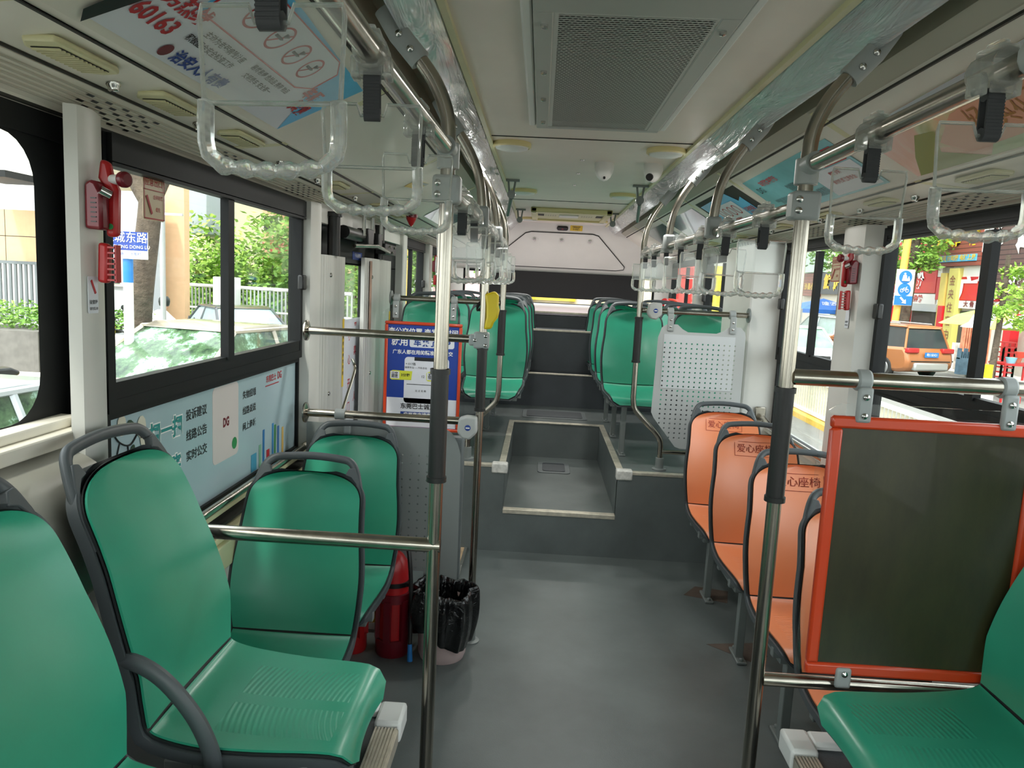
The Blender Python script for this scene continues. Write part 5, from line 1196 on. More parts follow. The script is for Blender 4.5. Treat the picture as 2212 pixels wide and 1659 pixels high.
# ------------------------------------------------------------------ the street outside
ZG = -.8
def onx(px, py, X):
    w = CR @ Vector((px - 1106, py - 829.5, FPX)); return CAM + w * ((X - CAM.x) / w.x)
MT['asphalt'] = mat('pale_asphalt', '#777773', .85, nz=.12, nscale=.8)
MT['paving'] = mat('pale_paving', '#b5b2aa', .85, nz=.1, nscale=1.5)
MT['bark'] = mat('brown_bark', '#54493e', .9, nz=.4, nscale=6, bump=1, bscale=14, bdist=.03)
MT['peach'] = mat('peach_render', '#dcb595', .8, nz=.06, nscale=.7)
MT['palewall'] = mat('pale_render', '#cfcbc0', .8, nz=.05)
MT['tan'] = mat('tan_wall_tiles', '#d9b28a', .6, nz=.05)
MT['darkglass'] = mat('dark_glass', '#2c3438', .15)
B = MatB('car_glass_with_painted_trees'); B.set('Roughness', .08); f = B.noise(2.6, 8, .72); B.link(B.ramp(f, [(.38, lin('#2c3f30')), (.5, lin('#54704f')), (.56, lin('#9fc3b0')), (.7, lin('#c2dccf'))]), B.b.inputs['Base Color']); MT['painted_reflection_glass'] = B.m  # green tree reflections are painted into the glass colour by noise
MT['galv'] = mat('galvanised_steel', '#b9bcbc', .4, .6)
MT['tyre'] = mat('black_tyre', '#1c1c1c', .8)
MT['hub'] = mat('silver_hub', '#b5b7b9', .3, .8)
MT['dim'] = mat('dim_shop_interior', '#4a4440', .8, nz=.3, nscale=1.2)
def leafmat(name, a, b):
    B = MatB(name); B.set('Roughness', .55); f = B.noise(1.3, 4, .6); B.link(B.ramp(f, [(.3, lin(a)), (.7, lin(b))]), B.b.inputs['Base Color']); B.set('Subsurface Weight', 0); return B.m
MT['leaf'] = leafmat('green_leaves', '#4d7a2c', '#86b043')
MT['leaf2'] = leafmat('yellow_green_leaves', '#6f9a34', '#a9cc55')
mb = MB(); mb.bb(-120, 120, -40, 160, ZG - .2, ZG); struct(mb, 'ground', 'asphalt', smooth=False)
mb = MB(); mb.bb(-60, -9.5, -30, 120, ZG, ZG + .12); struct(mb, 'ground', 'paving', smooth=False)
mb = MB(); mb.bb(13.9, 60, -30, 120, ZG, ZG + .1); struct(mb, 'ground', 'paving', smooth=False)
def leaves(mb, c, r, n, s, rnd):
    c = Vector(c)
    for _ in range(n):
        d = Vector((rnd.gauss(0, 1), rnd.gauss(0, 1), rnd.gauss(0, 1))).normalized() * (rnd.random() ** .35)
        p = c + Vector((d.x * r[0], d.y * r[1], d.z * r[2])); p += Vector((rnd.uniform(-1, 1), rnd.uniform(-1, 1), rnd.uniform(-1, 1))) * s * 1.5
        u = Vector((rnd.uniform(-1, 1), rnd.uniform(-1, 1), rnd.uniform(-.5, .5))).normalized(); v = u.cross(Vector((rnd.uniform(-1, 1), rnd.uniform(-1, 1), rnd.uniform(-1, 1)))).normalized()
        k = s * rnd.uniform(.6, 1.2)
        mb.add([p - u * k, p + v * k * .45 - u * k * .2, p + u * k, p - v * k * .45 - u * k * .1], [(0, 1, 2, 3)])
def tree(name, label, base, trunk, blobs, leaf, n, s, r0, seed, mt='bark'):
    t = thing(name, label, 'tree', base); rnd = random.Random(seed)
    w = MB()
    for br in trunk:
        P = sm([Vector(base) + Vector(p) for p in br[0]], 5); m_ = len(P); w.tube(P, .1, 12, rad=[br[1] + (br[2] - br[1]) * i / (m_ - 1) for i in range(m_)])
    w.build('trunk', mt, t)
    f = MB()
    for (c, r) in blobs: leaves(f, Vector(base) + Vector(c), r, n, s, rnd)
    if blobs: f.build('foliage', leaf, t, smooth=False)
    return t
# --- cars
def car(label, loc, heading, paint, kind='sedan', glass='darkglass', tail=False, plate=True, s=1.0):
    t = thing('car', label, 'car', (0, 0, 0)); k = s
    suv = kind == 'suv'
    H = 1.66 if suv else 1.44; W = .90; bz = .98 if suv else .90
    low = [(-2.28, .42), (-2.30, .62), (-2.24, .86), (-2.1, bz + (.04 if suv else .0)), (-1.0, bz), (.95, bz - .02), (1.7, bz - .12), (2.15, .72), (2.26, .55), (2.24, .30), (1.85, .24), (-1.9, .24), (-2.2, .30)]
    b = MB(); b.prism(low, (0, -W, 0), (1, 0, 0), (0, 0, 1), (0, 2 * W, 0)); b.build('body', paint, t, bevel=.10, local=True)
    if suv: cab = [(-2.12, bz - .02), (-1.95, H - .10), (-1.7, H - .02), (.0, H), (.35, H - .06), (1.15, bz - .03)]
    else: cab = [(-1.75, bz - .02), (-1.15, H - .08), (-.7, H), (-.05, H), (.25, H - .06), (1.12, bz - .05)]
    n = len(cab); vs = []
    for sgn in (-1, 1):
        for (x, z) in cab: vs.append((x, sgn * (W - .06 if z < bz + .1 else W - .24), z))
    c = MB(); c.add(vs, [tuple(range(n))[::-1], tuple(range(n, 2 * n))] + [(i, (i + 1) % n, n + (i + 1) % n, n + i) for i in range(n)]); c.build('glasshouse', glass, t, bevel=.03, local=True)
    r = MB(); pts = [p for p in cab if p[1] > H - .12]
    x0, x1 = pts[0][0], pts[-1][0]
    r.prism([(x0 - .04, H - .09), (x0 + .12, H - .01), (x0 + .5, H + .012), (x1 - .2, H + .012), (x1 + .03, H - .05), (x1 - .1, H - .07), (x0 + .1, H - .07)], (0, -(W - .23), 0), (1, 0, 0), (0, 0, 1), (0, 2 * (W - .23), 0)); r.build('roof', paint, t, bevel=.03, local=True)
    pl = MB()
    for sgn in (-1, 1):
        for (a, q) in ((cab[-2], cab[-1]), ((cab[1][0], cab[1][1]), cab[0])):
            pl.tube([(a[0], sgn * (W - .235), a[1]), (q[0], sgn * (W - .05), q[1])], .035, 8)
        mx = -.55; pl.tube([(mx, sgn * (W - .235), H - .05), (mx - .02, sgn * (W - .055), bz)], .03, 6)
        pl.tube([(x0, sgn * (W - .225), H - .045), (x1, sgn * (W - .225), H - .045)], .028, 6)
    pl.build('pillars', paint, t, local=True)
    for (x, sgn) in ((1.4, 1), (1.4, -1), (-1.4, 1), (-1.4, -1)):
        w = MB(); w.lathe([(.12, -.09), (.30, -.1), (.33, -.06), (.33, .06), (.30, .1), (.12, .09)], (x, sgn * (W - .07), .33), 24, 'Y'); w = w.build('wheel', 'tyre', t, local=True)
        h = MB(); h.lathe([(.21, 0), (.2, sgn * .02), (.05, sgn * .03), (.001, sgn * .03)], (x, sgn * (W + .02), .33), 20, 'Y'); h.build('hub', 'hub', w, local=True)
    for sgn in (-1, 1):
        mm = MB(); mm.box((1.0 - .12, sgn * (W + .09), bz + .07), (.12, .2, .14)); mm.build('mirror', paint, t, bevel=.03, local=True)
        l = MB(); l.box((2.12, sgn * .66, .66), (.18, .36, .13)); l.build('headlamp', 'frosted', t, bevel=.03, local=True)
        l = MB(); l.box((-2.22, sgn * (.68 if suv else .6), .92 if suv else .8), (.14, .44 if suv else .5, .15)); l.build('tail_lamp', 'red', t, bevel=.03, local=True)
        l = MB(); l.box((-.25, sgn * (W + .005), bz - .10), (.18, .02, .03)); l.box((-1.15, sgn * (W + .005), bz - .10), (.18, .02, .03)); l.build('door_handles', 'hub', t, local=True)
    if tail:
        g = MB(); g.prism([(-.62, bz + .08), (.62, bz + .08), (.52, H - .16), (-.52, H - .16)], (-2.13, 0, 0), (0, 1, 0), (.23, 0, 1), (-.02, 0, 0)); g.build('rear_window', mat('rear_window_glass', '#8fa39c', .1, nz=.3, nscale=3), t, bevel=.02, local=True)
        g = MB(); g.box((-2.31, 0, .80), (.02, .52, .15)); pb = g.build('number_plate', 'bluep', t, local=True)
        text([('粤S·5E421', .10, (0, 0))], (-2.322, 0, .80), (0, -1, 0), UZ, 'inkwhite', pb, local=True)
        g = MB(); g.box((-2.28, 0, .44), (.18, 1.3, .24)); g.build('bumper_guard', 'galv', t, bevel=.05, local=True)
        g = MB(); g.box((-2.26, 0, .60), (.1, 1.5, .03)); g.build('trim_line', 'tyre', t, local=True)
        for sgn in (-1, 1): MB().tube([(-1.6, sgn * .62, H + .04), (0, sgn * .62, H + .05)], .02, 6).build('roof_rail', 'galv', t, local=True)
    elif plate:
        g = MB(); g.box((2.27, 0, .5), (.02, .44, .14)); g.build('number_plate', 'bluep', t, local=True)
        g = MB(); g.box((2.22, 0, .64), (.08, .8, .12)); g.build('radiator_grille', 'tyre', t, bevel=.02, local=True)
    t.location = loc; t.rotation_euler = (0, 0, heading); t.scale = (k, k, k)
    return t
P_gold = mat('champagne_paint', '#b3aa9a', .25, .3, coat=.6); P_black = mat('black_paint', '#3a3c3f', .2, .2, coat=.8); P_or = mat('copper_orange_paint', '#a86a3c', .3, .2, coat=.6); P_sil = mat('silver_paint', '#b4babd', .28, .4, coat=.6); P_wh = mat('pale_paint', '#c8d0d0', .3, .2, coat=.6)
car('champagne sedan right outside the left window, tree reflections painted on its windscreen', (-4.75, 10.0, ZG), radians(-104), P_gold, glass='painted_reflection_glass', s=1.08)
car('black sedan parked behind the champagne car, by the hedge railing', (-7.5, 18.2, ZG), radians(-50), P_black, glass=mat('pale_car_glass', '#9aaeb0', .1, nz=.2, nscale=2))
car('silver car roof low in the far left window', (-4.5, 4.5, ZG), radians(-95), P_sil, glass='painted_reflection_glass')
car('copper orange SUV seen from behind outside the right window', (10.9, 25.2, ZG), radians(110), P_or, 'suv', tail=True)
car('silver grey SUV ahead of the copper orange one', (11.75, 31.6, ZG), radians(97), P_sil, 'suv', tail=True, glass=mat('pale_car_glass', '#8fa3a5', .1, nz=.2, nscale=2))
car('pale sedan beyond the silver grey SUV, seen through the sliding window', (8.0, 24.0, ZG), radians(-95), P_wh, glass=mat('green_car_glass', '#7f9c8c', .1, nz=.3, nscale=2))
# --- left: trunk, street sign, thin pole
b = Vector((-6.2, 11.0, ZG))
tree('street_tree', 'thick forked brown tree trunk outside the left window behind the street sign', b, [([(0, 0, 0), (.02, 0, .8), (.08, 0, 1.8), (.22, 0, 2.9), (.25, 0, 3.3)], .20, .15), ([(.24, 0, 3.2), (.02, 0, 3.6), (-.15, 0, 4.2), (-.3, 0, 5.4)], .13, .10), ([(.26, 0, 3.2), (.5, 0, 3.7), (.75, 0, 4.3), (1.1, 0, 5.4)], .12, .09)], [((-.6, .5, 6.4), (2.4, 2, 1.2)), ((1.2, 0, 6.6), (2, 2, 1))], 'leaf', 1500, .12, .2, 3)
YS = 9.6; ks = YS / 14; p = at(277, 600, YS)
t = thing('street_name_sign', 'blue and white street name sign on a white pole in front of the tree', 'street sign', (p.x, YS, ZG))
zc = at(276, 529, YS).z
MB().cyl((p.x, YS, ZG), (p.x, YS, zc - .7 * ks), .06, 16).build('post', 'white', t)
MB().cyl((p.x, YS, zc - .7 * ks), (p.x, YS, zc - .24 * ks), .062, 16).build('blue_band', 'bluep', t)
MB().bb(p.x - .47 * ks, p.x + .44 * ks, YS - .08, YS - .06, zc - .26 * ks, zc + .24 * ks).build('plate', 'white', t, bevel=.003)
MB().bb(p.x - .47 * ks, p.x + .44 * ks, YS - .085, YS - .08, zc - .10 * ks, zc + .24 * ks).build('blue_field', 'inkblue', t, smooth=False)
text([('江城东路', .21 * ks, (0.02, .12 * ks)), ('JIANG CHENG DONG LU', .085 * ks, (.01, -.04 * ks))], (p.x, YS - .09, zc), (1, 0, 0), UZ, 'inkwhite', t)
text([('环城北路      张角村', .07 * ks, (.01, -.17 * ks))], (p.x, YS - .085, zc), (1, 0, 0), UZ, 'inkblue', t, 'small_lettering')
p = at(352, 600, 12.5); t = thing('lamp_post', 'thin grey metal post beside the tree trunk outside the left window', 'post', (p.x, 12.5, ZG))
MB().cyl((p.x, 12.5, ZG), (p.x, 12.5, 6), .045, 12).build('post', 'galv', t); q = MB(); q.bb(p.x, p.x + .35, 12.48, 12.52, 3.05, 3.09); q.bb(p.x, p.x + .35, 12.48, 12.52, 2.35, 2.39); q.build('arms', 'galv', t)
# low counter and planter
p = at(245, 760, 11.5); t = thing('street_stall', 'grey metal box stall with teal base below the street sign', 'stall', (p.x, 11.5, ZG))
a_, b_ = p.x - .62, p.x + .30
MB().bb(a_, b_, 11.5, 12.2, -.15, .30).build('box', 'galv', t, bevel=.01); MB().bb(a_ - .05, b_ + .05, 11.45, 12.25, .30, .34).build('lid', 'palewall', t); MB().bb(a_, b_, 11.49, 12.2, ZG, -.15).build('base', mat('teal_paint', '#58b5ac', .4), t); MB().bb(a_ + .1, a_ + .5, 11.48, 11.5, -.08, .22).build('window', 'darkglass', t)
# --- scooters
def make_scooter():
    t = thing('parked_scooter', 'x', 'scooter')
    for x in (-.55, .6): w = MB(); w.lathe([(.10, -.045), (.22, -.05), (.25, 0), (.22, .05), (.10, .045)], (x, 0, .25), 20, 'Y'); w.build('wheel', 'tyre', t, local=True)
    b = MB(); b.prism([(-.75, .45), (-.65, .68), (-.1, .66), (-.02, .35), (.3, .30), (.42, .5), (.5, .85), (.56, .84), (.52, .45), (.4, .22), (-.2, .22), (-.5, .3)], (0, -.11, 0), (1, 0, 0), (0, 0, 1), (0, .22, 0)); b.build('body', 'yellow', t, bevel=.03, local=True)
    b = MB(); b.prism([(-.72, .68), (-.7, .76), (-.2, .78), (-.08, .72), (-.1, .66)], (0, -.13, 0), (1, 0, 0), (0, 0, 1), (0, .26, 0)); b.build('seat', 'blackp', t, bevel=.03, local=True)
    b = MB(); b.tube([(.6, 0, .25), (.5, 0, .95)], .03, 8); b.tube(sm([(.46, -.32, 1.02), (.5, -.15, 1.0), (.5, 0, .96), (.5, .15, 1.0), (.46, .32, 1.02)], 4), .018, 8); b.build('handlebar', 'blackp', t, local=True)
    for s_ in (-1, 1): b = MB(); b.tube([(.47, s_ * .25, 1.02), (.5, s_ * .3, 1.18)], .008, 6); b.lathe([(.001, 0), (.06, .004), (.06, .02), (.001, .03)], (.5, s_ * .3, 1.22), 12, 'X'); b.build('mirror', 'blackp', t, local=True)
    b = MB(); b.bb(.62, .86, -.14, .14, .62, .8); b.build('basket', 'blackp', t, local=True)
    return t
SCT = make_scooter()
for i, (px, py, Y, rz, lb) in enumerate(((45, 690, 10.5, 60, 'parked scooter with round mirrors in the far left window'), (232, 715, 14.2, 80, 'yellow parked scooter nearest the street sign post'), (262, 705, 15.4, 95, 'parked yellow scooter just right of the sign post'), (218, 700, 16.2, 100, 'parked scooter behind the yellow ones under the wall'))):
    o = SCT if i == 0 else copy_tree(SCT); p = at(px, py, Y); o.location = (p.x, Y, ZG + .12 if p.x < -9.5 else ZG); o.rotation_euler = (0, 0, radians(rz)); o['label'] = lb; o['group'] = 'parked scooters outside the left windows'
# --- rider on a scooter with pink rain skirt
p = at(362, 650, 15.5); rx, ry = p.x, 15.5
sc = copy_tree(SCT); sc.location = (rx - .05, ry, ZG + .0); sc.rotation_euler = (0, 0, radians(35)); sc['label'] = 'red scooter being ridden by the person in white'; sc['group'] = 'scooter being ridden'
for ch in sc.children:
    if ch.name.startswith('body'): ch.data = ch.data.copy(); ch.data.materials[0] = MT['red']
def person(loc, rz):
    t = thing('person', 'person in white shirt and dark hair riding a scooter, seen from behind', 'person', loc)
    V = [(0, 0, 0), (0.0, 0, .22), (.04, 0, .42), (.06, 0, .56), (.09, 0, .66), (.10, 0, .76),
         (.05, .17, .50), (.20, .27, .32), (.44, .28, .30), (.50, .27, .30),
         (.05, -.17, .50), (.20, -.27, .32), (.44, -.28, .30), (.50, -.27, .30),
         (.02, .10, -.02), (.38, .15, .03), (.32, .15, -.40), (.42, .16, -.46),
         (.02, -.10, -.02), (.38, -.15, .03), (.32, -.15, -.40), (.42, -.16, -.46)]
    Ed = [(0, 1), (1, 2), (2, 3), (3, 4), (4, 5), (2, 6), (6, 7), (7, 8), (8, 9), (2, 10), (10, 11), (11, 12), (12, 13), (0, 14), (14, 15), (15, 16), (16, 17), (0, 18), (18, 19), (19, 20), (20, 21)]
    R_ = [.14, .13, .14, .06, .09, .10, .065, .048, .035, .04, .065, .048, .035, .04, .095, .075, .05, .045, .095, .075, .05, .045]
    me = bpy.data.meshes.new('body'); me.from_pydata(V, Ed, []); me.materials.append(mat('skin', '#b98a6c', .6))
    o = bpy.data.objects.new('body', me); COL.objects.link(o); o.parent = t
    md = o.modifiers.new('skin', 'SKIN'); 
    lay = me.skin_vertices[0] if me.skin_vertices else None
    if lay is None:
        bm = bmesh.new(); bm.from_mesh(me); bm.verts.layers.skin.verify(); bm.to_mesh(me); bm.free(); lay = me.skin_vertices[0]
    for i, r in enumerate(R_): lay.data[i].radius = (r, r)
    lay.data[0].use_root = True
    md2 = o.modifiers.new('sub', 'SUBSURF'); md2.levels = 1; md2.render_levels = 1
    s = MB(); s.lathe([(.17, -.06), (.18, .1), (.20, .3), (.20, .45), (.12, .54), (.07, .57)], (.02, 0, 0), 20); s.tube(sm([(.05, .15, .48), (.13, .25, .40), (.2, .27, .33)], 3), .085, 10); s.tube(sm([(.05, -.15, .48), (.13, -.25, .40), (.2, -.27, .33)], 3), .085, 10); s.build('white_shirt', 'inkwhite', t, local=True)
    s = MB(); s.lathe([(.001, .86), (.07, .85), (.108, .80), (.115, .74), (.10, .66), (.06, .63)], (.085, 0, 0), 18); s.build('dark_hair', 'blackp', t, local=True)
    s = MB(); s.tube([(0, .10, -.02), (.36, .15, .02)], .105, 10); s.tube([(0, -.10, -.02), (.36, -.15, .02)], .105, 10); s.build('dark_shorts', 'shell2', t, local=True)
    s = MB(); s.prism([(-.3, .06), (.35, .05), (.45, -.2), (.3, -.35), (-.1, -.3), (-.35, -.12)], (0, -.24, 0), (1, 0, 0), (0, 0, 1), (0, .48, 0)); s.build('pink_rain_skirt', mat('pink_cloth', '#d84f9c', .7), t, bevel=.05, local=True)
    t.rotation_euler = (0, 0, rz); return t
person((rx - .14, ry - .05, ZG + .84), radians(35))
# --- left buildings
def block(name, label, x0, x1, y0, y1, z0, z1, mt, wins=(), face='Y', extra=None):
    t = thing(name, label, 'building', ((x0 + x1) / 2, (y0 + y1) / 2, z0)); MB().bb(x0, x1, y0, y1, z0, z1).build('wall', mt, t, smooth=False)
    for (a, b, c, d) in wins:
        f = MB()
        if face == 'Y': f.bb(a, b, y0 - .06, y0 + .02, c, d); g = MB(); g.bb(a + .08, b - .08, y0 - .08, y0 - .055, c + .08, d - .08); g.bb
        else: f.bb(x0 - .06 if x0 > 0 else x1 - .02, x0 + .02 if x0 > 0 else x1 + .06, a, b, c, d); g = MB(); X_ = x0 - .08 if x0 > 0 else x1 + .055; g.bb(X_, X_ + .025, a + .08, b - .08, c + .08, d - .08)
        w = f.build('window', 'palewall', t, smooth=False); g.build('pane', 'darkglass', w, smooth=False)
    return t
def rect(x0, y0, x1, y1, Y):
    xm, ym = (x0 + x1) / 2, (y0 + y1) / 2; return at(x0, ym, Y).x, at(x1, ym, Y).x, at(xm, y1, Y).z, at(xm, y0, Y).z
# tan tiled boundary wall with white building above (far left window)
Yb = 17
a = at(-400, 480, Yb); b = at(170, 480, Yb)
t = thing('boundary_wall', 'tan tiled wall with grey bar fence seen through the far left window', 'wall', ((a.x + b.x) / 2, Yb, ZG)); MB().bb(a.x, b.x, Yb, Yb + .3, 1.45, 2.62).build('tiled_wall', 'tan', t, smooth=False)
q = MB(); xx = a.x
while xx < b.x: q.bb(xx - .006, xx + .006, Yb - .004, Yb, 1.45, 2.62); xx += .9
q.bb(a.x, b.x, Yb - .004, Yb, 2.02, 2.035); q.build('joints', 'seam', t, smooth=False)
f = MB(); xx = a.x
while xx < b.x: f.bb(xx, xx + .05, Yb - .35, Yb - .31, .1, 1.42); xx += .12
f.bb(a.x, b.x, Yb - .36, Yb - .30, 1.40, 1.47); f.build('bar_fence', mat('grey_fence_paint', '#6d7376', .5), t, smooth=False)
block('white_building', 'white rendered building above the tan wall, far left', a.x - 3, at(165, 400, 24).x, 24, 30, ZG, 10, 'palewall')
q = MB().bb(at(-60, 385, 16).x, at(47, 385, 16).x, 15.5, 17, at(20, 388, 16).z, at(20, 388, 16).z + .14).build('dark_canopy', 'black', None, smooth=False); tag(q, 'dark flat canopy edge in the far left window', 'canopy')
h = MB(); rnd = random.Random(5); leaves(h, (at(20, 650, 15).x, 15, .35), (3.2, .5, .28), 2600, .06, rnd); o = h.build('clipped_hedge', 'leaf', None, smooth=False); tag(o, 'low clipped green hedge outside the far left window', 'hedge')
q = MB().bb(at(-200, 670, 14.3).x, at(80, 670, 14.3).x, 14.3, 15.6, ZG, .12).build('planter', mat('dark_stone', '#6a6763', .8, nz=.2), None, smooth=False); tag(q, 'dark stone planter under the clipped hedge', 'planter')
# pale ground floor with window, peach wall, grey bay
x0, x1, z0, z1 = rect(170, 460, 330, 700, 19)
block('corner_building', 'pale grey building corner with a dark window behind the street sign', x0 - 2, x1, 19, 19.6, ZG, 3.35, mat('pale_grey_wall', '#b9bcc0', .7), [rect(222, 555, 268, 618, 19)])
x0, x1, z0, z1 = rect(330, 480, 398, 520, 20)
block('peach_building', 'narrow peach wall beside the tree trunk', x0, x1, 20, 20.3, ZG, 9, 'tan')
x0, x1, z0, z1 = rect(392, 380, 455, 520, 23); bl_ = block('bay_building', 'cream building with grey projecting bay above the hedge', at(330, 400, 26).x, at(475, 400, 26).x, 26, 30, ZG, 12, mat('cream_render', '#e0d8b4', .8), [rect(292, 430, 304, 470, 26)])
MB().bb(at(392, 400, 24).x, at(447, 400, 24).x, 24, 26, at(420, 505, 24).z, at(420, 400, 24).z + 1).build('grey_bay', mat('grey_bay_panel', '#9aa0a6', .6), bl_, bevel=.03)
x0, x1 = at(470, 450, 34).x, at(760, 450, 34).x
pb = block('apartment_block', 'peach apartment block with two windows above the hedge', x0, x1, 34, 44, ZG, 16, 'peach', [rect(500, 462, 536, 498, 34), rect(568, 466, 605, 502, 34)])
xa, xb, za, zb = rect(480, 520, 550, 553, 33.6); s = MB().bb(xa - 1.5, xb, 33.6, 34.0, za, zb).build('company_sign', mat('grey_sign_board', '#9fb0b8', .5), None, smooth=False); tag(s, 'grey sign board with red characters above the hedge', 'sign')
text([('科技有限公司', 1.0, (0, 0))], ((xa - 1.2 + xb - .2) / 2, 33.55, (za + zb) / 2), (1, 0, 0), UZ, 'inkred', s, bold=.03)
MB().bb(xb - 1.2, xb, 33.57, 33.6, za, zb).build('blue_end', 'sky_poster', s, smooth=False)
# hedge trees and railing
for i, (px, py, Y, r, n, lb) in enumerate(((425, 560, 24, (1.6, 1.4, 1.5), 3800, 'leafy green bush behind the window divider, left side'), (510, 600, 25, (2.0, 1.4, 1.2), 4200, 'leafy green bush under the red company sign'), (590, 565, 24, (1.6, 1.4, 1.7), 3800, 'leafy green bush right of the red company sign'), (645, 500, 23, (1.2, 1.4, 2.2), 3200, 'tall green tree at the right end of the advert window'), (715, 600, 27, (1.5, 1.2, 2.0), 3800, 'green tree seen behind the exit door glass'))):
    p = at(px, py, Y); tree('leafy_bush', lb, (p.x, Y, ZG), [([(0, 0, 0), (0, 0, p.z - ZG)], .08, .04)], [((0, 0, p.z - ZG), r), ((r[0] * .3, .2, (p.z - ZG) * .55), (r[0] * .9, r[1], r[2] * .8)), ((-r[0] * .3, -.2, (p.z - ZG) * .35), (r[0], r[1], .8))], 'leaf2' if i % 2 == 0 else 'leaf', n // 3, .12, .1, 20 + i)
p0, p1 = at(400, 620, 22), at(760, 650, 20)
t = thing('railing', 'white metal railing in front of the green bushes', 'railing', ((p0.x + p1.x) / 2, 21, ZG)); q = MB(); n = 44
za = p0.z + .08
q.tube([(p0.x, 22, za), (p1.x, 20, za)], .05, 8); q.tube([(p0.x, 22, za - .65), (p1.x, 20, za - .65)], .03, 8); q.build('rails', 'white', t)
q = MB()
for i in range(n): k = i / (n - 1); q.bb(p0.x + (p1.x - p0.x) * k - .02, p0.x + (p1.x - p0.x) * k + .02, 22 - 2 * k - .02, 22 - 2 * k + .02, ZG, za)
q.build('bars', 'galv', t, smooth=False)
xa, xb, za, zb = rect(440, 598, 505, 642, 20.5); q = MB().bb(xa + .3, xb, 20.4, 21, ZG, zb).build('white_cabinet', 'white', None, smooth=False, bevel=.02); tag(q, 'white street cabinet beside the railing', 'cabinet')
# exit door and far left views: trunk, yellow post, walls
p = at(770, 640, 12); tree('street_tree', 'tree trunk seen through the narrow exit door glass', (p.x + .1, 12, ZG), [([(0, 0, 0), (.05, 0, 2), (.1, 0, 5)], .14, .1)], [((0, 0, 3.2), (.9, .8, 1.1))], 'leaf', 1600, .08, .1, 9)
p = at(870, 600, 30); block('far_left_building', 'pale grey building behind the far left windows', at(760, 450, 34).x + .3, p.x + 1.5, 34, 40, ZG, 12, mat('far_pale_wall', '#c4cac8', .8), [(-6.9, -5.9, 1.6, 3)])
p = at(873, 600, 17); q = MB().bb(p.x - .12, p.x + .12, 16.9, 17.1, ZG, 6).build('yellow_post', mat('yellow_wall_paint', '#dcc06a', .6), None, smooth=False); tag(q, 'yellow post outside the window behind the exit door', 'post')
p = at(905, 590, 20); tree('street_tree', 'small green tree outside the windows above the left rear seats', (p.x - .4, 20, ZG), [([(0, 0, 0), (0, 0, 2.6)], .08, .05)], [((0, 0, 2.7), (1.2, 1, .9)), ((1.0, 0, 3.1), (1, 1, .7))], 'leaf', 1800, .1, .1, 11)
block('far_pink_wall', 'pale pink wall beyond the rear left window', -4.2, -2.3, 28, 28.4, ZG, 3, mat('pink_wall', '#d8b0b0', .8))

# --- right side: shops on a straight frontage
XF = 16.0
t = thing('shop_building', 'long shop building with grey ground floor across the right-hand street', 'building', (XF, 32, ZG))
MB().bb(XF, XF + 8, 12, 75, ZG, 9).build('wall', 'palewall', t, smooth=False)
def fr(px0, py0, px1, py1, X=XF):
    xm, ym = (px0 + px1) / 2, (py0 + py1) / 2; a = onx(px0, ym, X); b = onx(px1, ym, X); c = onx(xm, py0, X); d = onx(xm, py1, X); return min(a.y, b.y), max(a.y, b.y), min(c.z, d.z), max(c.z, d.z)
def shopbox(name, label, cat, px0, py0, px1, py1, mt, depth=.15, X=XF, **k):
    y0, y1, z0, z1 = fr(px0, py0, px1, py1, X - depth); o = MB().bb(X - depth, X, y0, y1, z0, z1).build(name, mt, None, smooth=False, **k); tag(o, label, cat) if label else None; return o, y0, y1, z0, z1
def shoptext(o, items, X, mt, **k): return text(items, (X, 0, 0), (0, -1, 0), UZ, mt, o, **k)
B = MatB('brown_slat_cladding'); B.set('Roughness', .6); x, y, z = B.xyz(); B.link(B.mix((z * 6.0).fr().lt(.22), lin('#8d4a3c'), lin('#5b2f28')), B.b.inputs['Base Color']); MT['slat'] = B.m
B = MatB('dark_brown_slats'); B.set('Roughness', .6); x, y, z = B.xyz(); B.link(B.mix((z * 6.0).fr().lt(.2), lin('#5a4340'), lin('#38292a')), B.b.inputs['Base Color']); MT['slat2'] = B.m
MT['signred'] = mat('red_sign_board', '#c8222c', .45); MT['signwhite'] = mat('white_sign_board', '#e8e4e2', .5)
def sgn(label, px0, py0, px1, py1, mt, items, ink, depth=.15, bold=.03, name='shop_sign'):
    o, y0, y1, z0, z1 = shopbox(name, label, 'shop sign', px0, py0, px1, py1, mt, depth)
    if items:
        L = y1 - y0; H = z1 - z0
        shoptext(o, [(s, h * H, (-(y1 - u * L), z0 + v * H)) + ((sq,) if sq else ()) for (s, h, u, v, sq) in items], XF - depth - .02, ink, bold=bold)
    return o
# u measured from the far end (left in the photo) towards the camera
def sg(o_label, px0, py0, px1, py1, mt, items, ink, **k): return sgn(o_label, px0, py0, px1, py1, mt, items, ink, **k)
sg('brown slatted hotel sign with big yellow characters, upper right', 2005, 470, 2122, 575, 'slat', [('金央住宿', .36, .52, .55, 1.25)], 'inkyellow', depth=.3, bold=.05)
o, y0, y1, z0, z1 = shopbox('shop_sign', 'pale blue line of small yellow text under the hotel sign', 'shop sign', 2022, 551, 2108, 565, 'sky_poster', .34); shoptext(o, [('标准间 计时房 电梯上房', (z1 - z0) * .9, (-(y0 + y1) / 2, (z0 + z1) / 2), 1.2)], XF - .36, 'yellowst', bold=.03)
sg('red shop sign high up behind the left tree, right side', 1890, 500, 2003, 582, 'signred', [('好友粉', .5, .4, .6, 1.1)], 'inkwhite', depth=.25)
sg('red shop sign with large white characters beside the blue cycle sign', 1888, 585, 2022, 632, 'signred', [('老友粉', .72, .62, .5, 1.2)], 'inkwhite', bold=.05)
sg('white strip with red characters below the red shop sign', 1888, 634, 2020, 656, 'signwhite', [('螺蛳粉 老友粉 猪杂粉', .75, .5, .5, 1.15)], 'inkred')
